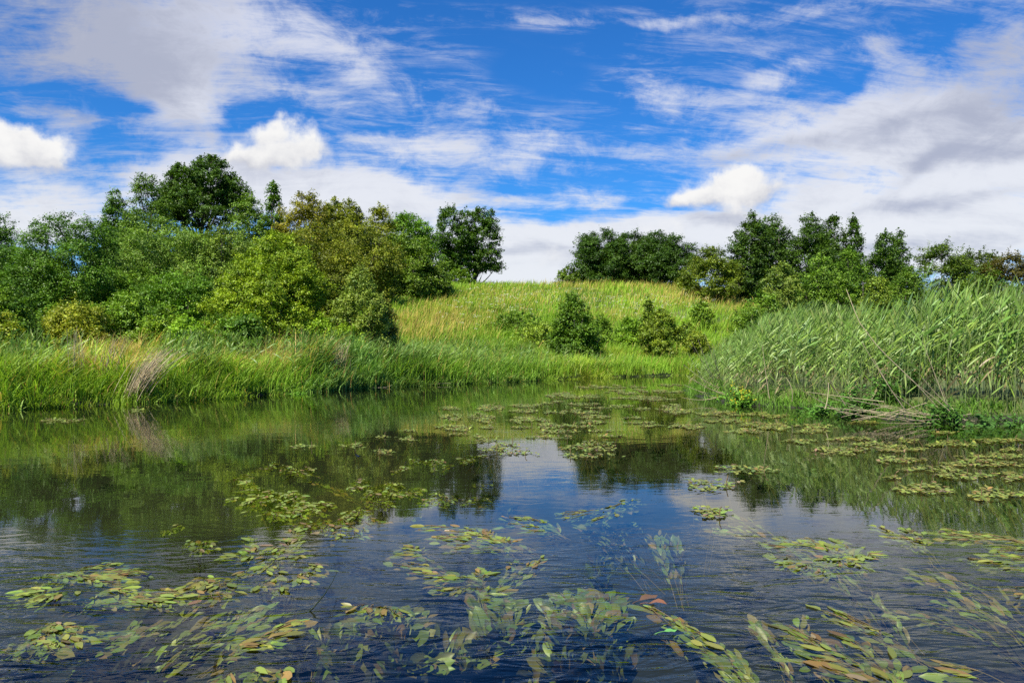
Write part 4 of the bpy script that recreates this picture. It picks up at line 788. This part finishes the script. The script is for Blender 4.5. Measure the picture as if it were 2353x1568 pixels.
for q in ((1560, 1760, 345, 362), (1700, 1900, 372, 392), (1180, 1330, 352, 368), (720, 900, 398, 412), (1660, 1880, 215, 232), (1180, 1420, 300, 318), (1900, 2120, 286, 300), (1430, 1560, 175, 186), (2050, 2330, 160, 178), (1750, 1960, 410, 428)):
    raft(*za(q), LA, GA, dens=1.0)
CLN = 0
def clump(label, strands, n_leaf=14, L=.10, spread=(8, 14), per=1, wts=(.52, .24, .10, .06, .08), group='pondweed plants in the near water', stem=True, tilt=.25, first=.15, fan=.5, nf=2.1, name='pondweed_clump', cat='pondweed', lift=.015, W=.40, bright=1.0):
    """Strands of pondweed given root and tip as (u, v, depth under water); leaves alternate along each."""
    global CLN; CLN += 1; rng = np.random.default_rng(700 + CLN); Bl, Bs = MB(), MB(); allp = []
    for (u0, v0, d0), (u1, v1, d1) in strands:
        for _ in range(per):
            a = on_level(u0 + rng.normal() * spread[0], v0 + rng.normal() * spread[0] * .5, -d0); b = on_level(u1 + rng.normal() * spread[1], v1 + rng.normal() * spread[1] * .55, -d1 + lift * rng.uniform(.2, 1) * (d1 <= .02))
            h_ = b - a; m_ = (a + b) / 2 + np.array([rng.normal() * .05, rng.normal() * .05, .35 * abs(h_[2])])
            q = bez(a, m_, b, 12); q[:, 2] = np.minimum(q[:, 2], np.linspace(-.02, .006 if d1 <= .02 else -.02, 12))
            if stem: tube(Bs, q, np.linspace(.0028, .0016, 12), np.array([.14, .10, .045]) * rng.uniform(.7, 1.2), 4)
            n = max(2, int(n_leaf * nf * rng.uniform(.75, 1.25))); t = np.clip(first + (1 - first) * (np.arange(n) + rng.uniform(-.4, .4, n)) / (n - .5), 0, 1)
            pos = np.stack([np.interp(t, np.linspace(0, 1, 12), q[:, k]) for k in range(3)], -1); tan = unit(np.gradient(q, axis=0)); td = np.stack([np.interp(t, np.linspace(0, 1, 12), tan[:, k]) for k in range(3)], -1)
            sd_ = np.where(np.arange(n) % 2, 1., -1.) * rng.uniform(.1, 1., n) * fan; lat = unit(np.stack([td[:, 1], -td[:, 0], 0 * t], -1))
            f = unit(td + lat * sd_[:, None] + rng.normal(size=(n, 3)) * np.array([.12, .12, .06])); f[:, 2] = np.where(pos[:, 2] > -.03, f[:, 2] * .25, f[:, 2])
            nr = unit(np.stack([rng.normal(size=n) * (tilt + .12), rng.normal(size=n) * tilt - tilt, np.ones(n)], -1)); nr = unit(nr - f * (nr * f).sum(-1, keepdims=True))
            ln = L * .58 * rng.uniform(.5, 1.4, n); pet = rng.uniform(.2, .6, n)[:, None] * ln[:, None]
            base = pos + f * pet; surf = (base[:, 2] > -.02); base[surf, 2] = rng.uniform(-.030, .006, surf.sum())
            f[surf, 2] = f[surf, 2] * .3 + .02; zcap = np.where(surf, rng.uniform(-.006, .010, n), -.012 - rng.uniform(0, .02, n))
            oval(Bl, base, f, nr, ln, ln * W * rng.uniform(.6, 1.25, n), pick(rng, n, wts) * (bright * (.80 if wts is W_SUB else 1.0)), rng.uniform(-.05, .15, n), rng, zcap); allp.append(b)
            if stem:
                for k in range(0, n, 2): tube(Bs, np.stack([pos[k], (pos[k] + base[k]) / 2, base[k]]), .0013, (.15, .12, .05), 3)
    c = np.mean(allp, 0); root = empty(name, (float(c[0]), float(c[1]), 0.), label, cat, group); Bl.build('leaves', M_POND, root, smooth=True)
    if stem: Bs.build('stems', M_STEM, root)
W_BR, W_GR, W_SUB = (.36, .26, .20, .08, .10), (.66, .18, .06, .03, .07), (.46, .22, .10, .17, .05)
# middle distance heaps
clump('wide bright heap of pondweed floating left of centre, largest of its row', [((640, 1215, .35), (u, v, 0)) for u, v in ((545, 1135), (570, 1165), (600, 1150), (630, 1180), (650, 1150), (680, 1165), (700, 1150), (720, 1170), (745, 1155), (610, 1125), (570, 1110), (660, 1135), (690, 1180))], 14, .105, (16, 14), 4, W_GR, first=.55, fan=.62, bright=1.2)
clump('bright pondweed heap right beside the widest one', [((890, 1190, .4), (u, v, 0)) for u, v in ((800, 1120), (840, 1130), (880, 1125), (910, 1140), (940, 1130), (870, 1150), (830, 1105), (900, 1110))], 14, .105, (14, 14), 4, W_GR, first=.55, fan=.62, bright=1.15)
clump('small pondweed heap at the edge of the dark reflection, left of the bright gap', [((1000, 1190, .35), (u, v, 0)) for u, v in ((970, 1150), (1000, 1145), (1030, 1150), (1000, 1160))], 12, .10, (10, 12), 3, W_GR, first=.6, fan=.62)
clump('tight pondweed heap below the two widest ones', [((815, 1225, .35), (u, v, 0)) for u, v in ((785, 1180), (810, 1172), (835, 1180), (815, 1188))], 13, .10, (8, 12), 3, W_GR, first=.6, fan=.62)
clump('brown and orange tinged pondweed trailing below the bright heaps', [((760, 1250, .35), (u, v, 0)) for u, v in ((700, 1210), (740, 1215), (780, 1208), (820, 1218), (850, 1205), (780, 1228))], 12, .10, (14, 14), 3, W_BR, first=.5, fan=.7)
clump('sparse submerged pondweed trailing up left of the widest heap', [((520, 1150, .3), (570, 1090, .02)), ((530, 1140, .3), (610, 1075, 0)), ((520, 1120, .2), (560, 1105, 0)), ((640, 1110, .2), (700, 1085, 0)), ((650, 1105, .2), (725, 1080, 0))], 8, .09, (6, 8), 2, W_BR, first=.3)
clump('small pale pondweed raft at the top of the left heap group', [((640, 1090, .2), (u, v, 0)) for u, v in ((610, 1072), (635, 1074), (660, 1072))], 12, .09, (8, 10), 2, W_GR, first=.6)
clump('little pondweed raft slanting right above the widest heap', [((660, 1105, .2), (u, v, 0)) for u, v in ((665, 1090), (690, 1086), (715, 1080))], 9, .09, (8, 8), 2, W_GR, first=.6)
clump('bright raft of pondweed in front of the olive reflection, mid river', [((u0, 1080, .2), (u, v, 0)) for u0, u, v in ((950, 920, 1064), (980, 960, 1066), (1020, 1000, 1068), (990, 990, 1058), (1060, 1060, 1058), (1080, 1090, 1052))], 14, .10, (10, 12), 3, W_GR, first=.55, fan=.62)
clump('scattered submerged pondweed leaves at the left edge of the bright gap', [((1090, 1210, .3), (1060, 1150, .03)), ((1060, 1220, .3), (1040, 1170, .03)), ((1120, 1200, .3), (1110, 1160, .01)), ((1100, 1190, .2), (1080, 1145, .01))], 7, .10, (10, 16), 2, W_BR, first=.3)
# near water, left
clump('small upright pondweed tuft rising alone in the dark water at left', [((385, 1290, .45), (u, v, .01)) for u, v in ((368, 1224), (385, 1222), (402, 1216), (415, 1212))], 5, .10, (4, 5), 1, W_GR, first=.8, tilt=.7)
clump('second upright pondweed tuft with clustered leaves, in the dark water', [((458, 1330, .45), (u, v, .01)) for u, v in ((436, 1250), (452, 1248), (468, 1252), (480, 1250), (458, 1262))], 6, .11, (5, 6), 2, W_GR, first=.8, tilt=.7)
clump('rounded pondweed clump floating between the two big left ones', [((478, 1420, .35), (u, v, 0)) for u, v in ((445, 1345), (465, 1335), (485, 1330), (505, 1340), (525, 1350), (470, 1360), (500, 1362))], 9, .11, (8, 10), 3, W_BR, first=.6, fan=.9)
clump('big spreading pondweed clump with brown edged leaves left of centre', [((640, 1460, .5), (u, v, 0)) for u, v in ((560, 1270), (600, 1255), (640, 1240), (680, 1225), (610, 1290), (650, 1280), (690, 1270), (720, 1290), (570, 1320), (620, 1330), (670, 1320), (710, 1310), (640, 1350))], 11, .115, (16, 16), 3, (.46, .26, .13, .06, .09), first=.55, fan=.62)
clump('long pondweed streamers trailing right at the far left', [((70, 1362, .10), (300, 1312, 0)), ((80, 1356, .10), (270, 1325, 0)), ((60, 1345, .1), (220, 1330, 0)), ((95, 1370, .1), (260, 1305, 0))], 18, .105, (10, 12), 4, W_GR, first=.05, fan=.45)
clump('pale pondweed streamers with yellow green leaves, second set from the left', [((150, 1420, .18), (400, 1366, 0)), ((150, 1405, .12), (350, 1376, 0)), ((190, 1410, .12), (300, 1352, 0)), ((170, 1400, .1), (85, 1358, 0)), ((180, 1396, .1), (110, 1366, 0)), ((200, 1430, .2), (380, 1385, .02))], 18, .11, (9, 10), 4, (.60, .16, .07, .03, .14), first=.05, fan=.45, bright=1.1)
clump('rounded yellow green pondweed clump low at the left', [((60, 1560, .3), (u, v, 0)) for u, v in ((90, 1470), (110, 1450), (135, 1430), (160, 1440), (175, 1455), (120, 1480))], 12, .105, (10, 9), 3, (.55, .22, .08, .03, .12), first=.55, fan=.7)
clump('submerged pondweed strands streaming up from the bottom left corner', [((-60, 1600, .3), (140, 1490, .04)), ((-20, 1600, .3), (240, 1468, .03)), ((20, 1610, .3), (230, 1500, .06)), ((-60, 1560, .25), (90, 1510, .05))], 16, .11, (14, 14), 4, W_SUB, first=.1, fan=.35)
clump('pale submerged strands of pondweed in the lower left, seen through the water', [((190, 1620, .35), (380, 1402, .07)), ((230, 1620, .35), (400, 1430, .08)), ((280, 1610, .35), (470, 1445, .08)), ((150, 1610, .35), (330, 1450, .10))], 16, .115, (16, 14), 4, W_SUB, first=.1, fan=.35)
clump('submerged strands running toward the clump right of the lower left', [((330, 1630, .35), (560, 1412, .07)), ((380, 1620, .35), (600, 1430, .07)), ((300, 1600, .3), (520, 1470, .10))], 16, .115, (16, 14), 4, W_SUB, first=.1, fan=.35)
clump('floating strand of pondweed with a brown leaf, under the bent black blade', [((460, 1560, .12), (672, 1430, 0)), ((480, 1545, .1), (640, 1450, 0)), ((500, 1540, .1), (610, 1470, 0))], 15, .11, (9, 9), 3, (.50, .22, .16, .04, .08), first=.1, fan=.4)
clump('leaf tips of pondweed cut by the bottom edge, left of centre', [((540, 1660, .3), (520, 1552, .02)), ((570, 1660, .3), (585, 1540, .01)), ((630, 1660, .3), (645, 1536, .0))], 5, .13, (6, 6), 2, (.4, .2, .25, .1, .05), first=.7, tilt=.6)
# near water, centre
up_ = dict(tilt=.55, fan=.75, W=.52, L=.14, nf=5.0)
clump('broad leaved pondweed plant standing under water at bottom centre left', [((u0, 1650, .42), (u, v, d)) for u0, u, v, d in ((860, 800, 1490, .10), (870, 830, 1470, .08), (880, 870, 1440, .06), (890, 910, 1430, .05), (900, 940, 1440, .06), (880, 850, 1500, .14), (900, 930, 1490, .12), (930, 970, 1540, .14), (820, 790, 1540, .16), (880, 880, 1540, .2), (930, 920, 1560, .2))], 11, spread=(12, 9), per=2, wts=W_SUB, first=.35, **up_)
clump('small floating tuft of orange and olive leaves above the bottom centre left plant', [((860, 1440, .15), (u, v, 0)) for u, v in ((815, 1385), (840, 1395), (860, 1390), (880, 1400), (900, 1405))], 4, .11, (6, 6), 2, (.35, .25, .25, .05, .10), first=.7, tilt=.5)
clump('tall submerged pondweed column at bottom centre rising to the floating fork', [((u0, 1660, .5), (u, v, d)) for u0, u, v, d in ((1110, 1140, 1375, .04), (1120, 1160, 1400, .05), (1130, 1175, 1430, .08), (1120, 1120, 1390, .05), (1100, 1150, 1470, .1), (1090, 1110, 1500, .14), (1080, 1090, 1530, .18), (1030, 1045, 1530, .22), (1130, 1180, 1500, .15))], 15, spread=(12, 10), per=2, wts=W_SUB, first=.3, **up_)
clump('floating fork of pondweed streamers spreading left and right at centre', [((1110, 1372, .10), (920, 1290, 0)), ((1110, 1365, .08), (970, 1310, 0)), ((1120, 1360, .06), (1040, 1345, 0)), ((1120, 1360, .06), (1110, 1310, 0)), ((1135, 1362, .06), (1215, 1290, .01)), ((1140, 1365, .08), (1245, 1280, 0)), ((1120, 1360, .05), (1010, 1320, 0))], 13, .11, (6, 10), 2, (.42, .20, .24, .05, .09), first=.05, fan=.3)
clump('floating pondweed streamers pointing up left, in front of the dark reflection at centre', [((1225, 1280, .10), (985, 1208, 0)), ((1215, 1285, .10), (1010, 1225, 0)), ((1200, 1280, .08), (1050, 1245, 0)), ((1190, 1275, .06), (1110, 1220, 0)), ((1180, 1270, .06), (1150, 1235, 0)), ((1230, 1275, .05), (1060, 1215, 0))], 15, .11, (9, 11), 3, (.44, .20, .22, .04, .10), first=.05, fan=.4)
clump('short pondweed streamers on the blue water left of the centre fork', [((1010, 1300, .08), (920, 1258, 0)), ((1015, 1303, .08), (930, 1275, 0)), ((1000, 1290, .05), (950, 1255, 0))], 11, .105, (7, 8), 2, (.5, .2, .18, .04, .08), first=.1, fan=.4)
clump('green floating sprig of pondweed right of the bright sky gap', [((1310, 1240, .08), (1160, 1192, 0)), ((1300, 1236, .08), (1220, 1195, 0)), ((1290, 1234, .06), (1240, 1212, 0))], 12, .11, (7, 8), 2, (.75, .12, .07, .02, .04), first=.1, fan=.5)
clump('pondweed streamers in the rippled dark water right of the sky gap', [((1490, 1160, .05), (1310, 1185, 0)), ((1480, 1170, .05), (1360, 1195, 0)), ((1470, 1155, .05), (1400, 1165, 0)), ((1420, 1190, .05), (1310, 1180, 0))], 12, .11, (8, 10), 2, W_GR, first=.1, fan=.5)
clump('broad leaved pondweed plant standing under water at bottom centre right', [((u0, 1660, .45), (u, v, d)) for u0, u, v, d in ((1330, 1285, 1410, .07), (1340, 1310, 1395, .06), (1350, 1345, 1400, .06), (1360, 1375, 1395, .06), (1370, 1415, 1410, .06), (1350, 1400, 1440, .06), (1340, 1330, 1450, .08), (1330, 1290, 1480, .1), (1350, 1370, 1490, .12), (1320, 1300, 1540, .18), (1370, 1400, 1530, .18), (1270, 1262, 1470, .2))], 13, spread=(13, 9), per=2, wts=W_SUB, first=.3, **up_)
clump('faint submerged plant above the bottom centre right one', [((1390, 1420, .4), (1380, 1300, .08)), ((1390, 1420, .4), (1405, 1310, .08)), ((1380, 1420, .4), (1360, 1340, .14))], 9, .11, (8, 9), 2, W_SUB, first=.3, tilt=.5)
clump('faint submerged weed bed of fine strands right of centre', [((1500, 1360, .5), (1350, 1215, .15)), ((1480, 1350, .5), (1400, 1220, .15)), ((1520, 1340, .5), (1440, 1230, .18)), ((1460, 1330, .45), (1320, 1240, .18))], 9, .10, (18, 18), 3, W_SUB, first=.2)
clump('faint submerged plant under the blue water between centre and the right fan', [((1560, 1400, .45), (1505, 1245, .15)), ((1570, 1400, .45), (1550, 1255, .12)), ((1580, 1390, .45), (1575, 1290, .18))], 9, .11, (10, 12), 2, W_SUB, first=.25, tilt=.4)
clump('submerged olive streamers along the bottom edge left of the standing plants', [((660, 1680, .4), (735, 1480, .08)), ((700, 1680, .4), (760, 1500, .10)), ((640, 1670, .35), (700, 1500, .12))], 10, .11, (12, 12), 2, W_SUB, first=.1, fan=.35)
clump('submerged olive streamers along the bottom edge between the two right standing plants', [((1230, 1690, .45), (1215, 1490, .12)), ((1010, 1690, .45), (1020, 1500, .14)), ((980, 1680, .45), (985, 1520, .16))], 10, .11, (12, 12), 2, W_SUB, first=.1, fan=.35)
clump('brownish submerged streamers at the bottom edge right of the long strand', [((1900, 1690, .4), (1760, 1470, .10)), ((1860, 1690, .4), (1740, 1440, .12)), ((2020, 1690, .4), (1850, 1440, .14)), ((1640, 1690, .45), (1560, 1500, .14))], 9, .11, (14, 14), 2, (.34, .24, .16, .22, .04), first=.1, fan=.35)
# near water, right
clump('fan shaped floating clump of green pondweed in the right foreground', [((1940, 1360, .22), (u, v, 0)) for u, v in ((1790, 1280), (1830, 1300), (1800, 1245), (1870, 1245), (1900, 1255), (1940, 1240), (1880, 1280), (1920, 1290), (1960, 1280), (1990, 1275), (1890, 1310), (1840, 1240))], 10, .11, (8, 10), 3, W_GR, first=.45, fan=.7)
clump('submerged stems and leaves trailing to the lower right of the fan clump', [((2130, 1560, .45), (1940, 1330, .06)), ((2100, 1540, .45), (1970, 1340, .06)), ((2060, 1500, .4), (1920, 1350, .08)), ((2110, 1500, .4), (1990, 1350, .06))], 11, .11, (14, 12), 2, W_SUB, first=.2, fan=.3)
clump('pale submerged weed bed left above the fan clump', [((1900, 1330, .4), (1620, 1195, .06)), ((1880, 1320, .4), (1680, 1205, .06)), ((1880, 1340, .4), (1720, 1230, .08)), ((1860, 1330, .35), (1660, 1220, .08))], 12, .10, (16, 14), 3, (.35, .25, .1, .1, .2), first=.1, fan=.35)
clump('long strand of pondweed led by a red brown leaf, right of bottom centre', [((1790, 1650, .12), (1490, 1390, 0)), ((1770, 1640, .12), (1560, 1425, .0)), ((1740, 1600, .10), (1600, 1460, 0)), ((1760, 1640, .14), (1560, 1440, .02))], 15, .12, (7, 8), 2, (.55, .2, .14, .06, .05), first=.1, fan=.3)
clump('dark floating pondweed strands with glossy curled leaves near the bottom right', [((2150, 1680, .12), (1810, 1436, 0)), ((2120, 1660, .1), (1850, 1465, 0)), ((2100, 1650, .1), (1950, 1470, 0)), ((2060, 1640, .08), (1870, 1510, 0)), ((2080, 1640, .06), (1930, 1540, 0)), ((2110, 1640, .06), (2060, 1550, 0))], 11, .13, (8, 8), 2, (.42, .28, .2, .05, .05), first=.15, fan=.45, bright=.85)
clump('long thin dark stems with few leaves crossing the right foreground', [((2300, 1640, .12), (1905, 1402, 0)), ((2250, 1620, .1), (1930, 1400, .0)), ((2280, 1630, .1), (1960, 1440, .01))], 6, .115, (5, 7), 2, (.5, .28, .14, .04, .04), first=.5, fan=.35)
clump('faint long oval leaves under water in the right foreground', [((2440, 1560, .4), (2075, 1330, .06)), ((2420, 1540, .4), (2150, 1335, .06)), ((2440, 1520, .4), (2210, 1340, .07)), ((2360, 1560, .45), (2070, 1400, .08)), ((2420, 1600, .45), (2160, 1440, .1)), ((2400, 1560, .4), (2180, 1400, .1)), ((2440, 1600, .4), (2240, 1420, .12))], 8, .135, (14, 14), 2, (.38, .24, .18, .16, .04), first=.35, fan=.3, W=.34)
clump('floating pondweed sprig left of the long right hand band', [((2160, 1310, .12), (2010, 1212, 0)), ((2150, 1300, .1), (2060, 1225, 0)), ((2140, 1290, .1), (2090, 1215, 0)), ((2130, 1270, .08), (2110, 1235, 0))], 12, .11, (8, 9), 3, W_GR, first=.3, fan=.5)
clump('long floating band of pondweed along the right edge', [((2380, 1290, .1), (2160, 1216, 0)), ((2420, 1290, .1), (2210, 1225, 0)), ((2440, 1280, .1), (2270, 1230, 0)), ((2440, 1300, .1), (2300, 1250, 0)), ((2340, 1265, .08), (2190, 1235, 0)), ((2460, 1300, .08), (2330, 1235, 0))], 15, .11, (8, 10), 3, (.55, .22, .12, .03, .08), first=.1, fan=.5)
clump('floating leaves at the right edge below the long band', [((2460, 1340, .1), (2240, 1280, 0)), ((2460, 1330, .08), (2320, 1270, 0)), ((2450, 1345, .08), (2290, 1300, .01))], 12, .12, (7, 8), 2, W_GR, first=.1, fan=.4)
clump('pair of olive leaves at the bottom right corner', [((2380, 1640, .1), (2200, 1526, .0)), ((2420, 1640, .1), (2215, 1552, .01))], 4, .15, (4, 4), 1, (.5, .3, .2, 0, 0), first=.75, fan=.2, W=.34)
clump('few dark leaves at the right edge above the corner', [((2440, 1380, .08), (2330, 1345, .0)), ((2440, 1390, .08), (2345, 1360, .0))], 5, .11, (4, 5), 1, (.3, .3, .4, 0, 0), first=.4)
clump('scattered drowned leaves in dark water left of the bright sky gap', [((1180, 1240, .35), (1150, 1190, .1)), ((930, 1220, .35), (960, 1190, .1)), ((860, 1180, .3), (720, 1100, .1)), ((1140, 1130, .3), (1090, 1110, .08)), ((1280, 1130, .3), (1330, 1120, .12))], 6, .10, (14, 20), 2, W_BR, first=.3)

# ------------------------------------------------------------------ small floating things and damselflies
def lone_leaf(label, u, v, L, col, az, seed, tiltz=.05):
    rng = np.random.default_rng(seed); B = MB(); p = on_level(u, v, .008)[None]
    oval(B, p, np.array([[math.cos(az), math.sin(az), tiltz]]), np.array([[0, -.15, 1.]]), L, L * .5, np.array([col], float), .15, rng)
    tube(B, bez(p[0], p[0] - np.array([math.cos(az), math.sin(az), 0]) * .02, p[0] - np.array([math.cos(az) * .04, math.sin(az) * .04, .01]), 4), .0014, col, 4)
    tag(B.build('floating_leaf', M_POND, origin=tuple(p[0]), smooth=True), label, 'leaf')
lone_leaf('red brown leaf floating at the tip of the long strand right of centre', 1470, 1378, .09, (.12, .07, .04), .4, 1, .1)
lone_leaf('small bright green leaf floating alone at lower right of centre', 1526, 1449, .05, (.12, .32, .08), .1, 2)
lone_leaf('brown leaf with curled edge floating beside the red brown one', 1490, 1384, .08, (.20, .09, .045), -.5, 4, .15)
B = MB(); q = np.array([on_level(u, v, z) for u, v, z in ((702, 1412, -.02), (722, 1392, .02), (745, 1365, .05), (762, 1338, .07), (775, 1312, .06))])
tt = np.linspace(0, 1, 14); q = np.stack([np.interp(tt, np.linspace(0, 1, 5), q[:, k]) for k in range(3)], -1); tube(B, q, np.linspace(.0045, .001, 14), (.02, .03, .015), 5)
tag(B.build('grass_blade', M_STEM, origin=tuple(q[0])), 'thin bent black grass blade sticking out of the water left of centre', 'grass blade')
def damselfly(label, u, v, z, az, s_, spread=True):
    p = on_level(u, v, z); root = empty('damselfly', tuple(p), label, 'damselfly', 'damselflies over the water'); B = MB()
    f = np.array([math.cos(az), math.sin(az), .25]); f = f / np.linalg.norm(f); sd_ = np.array([-math.sin(az), math.cos(az), 0])
    pts = np.array([f * t for t in (-.030, -.012, 0, .006, .012, .016, .019)]) * s_; tube(B, pts + p, np.array([.0009, .0009, .0012, .0024, .0022, .0014, .0022]) * s_, (1, 1, 1), 7)
    tube(B, np.array([sd_ * -.0026, sd_ * 0, sd_ * .0026]) * s_ + f * .019 * s_ + p, np.array([.0012, .0010, .0012]) * s_, (1, 1, 1), 6)
    for k in range(3):
        for sg in (-1, 1): a = p + f * (.006 + .003 * k) * s_; tube(B, np.stack([a, a + (sd_ * sg * .005 - np.array([0, 0, .004])) * s_, a + (sd_ * sg * .006 - np.array([0, 0, .009])) * s_]), .0003 * s_, (1, 1, 1), 4)
    B.build('body', M_FLY, root, smooth=True)
    for sg in (-1, 1):
        for k, back in enumerate((.15, .55)):
            W_ = MB(); d = unit(sd_ * sg * (1 if spread else .35) - f * back * (1 if spread else 2) + np.array([0, 0, .25])); a = p + f * .004 * s_ + np.array([0, 0, .002]) * s_
            oval(W_, a[None], d[None], unit(np.array([[0, -.4, 1.]]) + 0.0), .030 * s_, .011 * s_, np.ones((1, 3)), .04, np.random.default_rng(k)); W_.build('wing', M_WING, root)
damselfly('black winged damselfly hovering over the pondweed strands at lower left', 490, 1462, .05, .9, 1.25)
damselfly('small dark damselfly resting on the water at left below the dark reflection', 338, 1326, .02, -.9, 1.25, False)
damselfly('tiny distant dark damselfly above the green reflection in mid river', 824, 1048, .05, 1.2, 1.5, False)
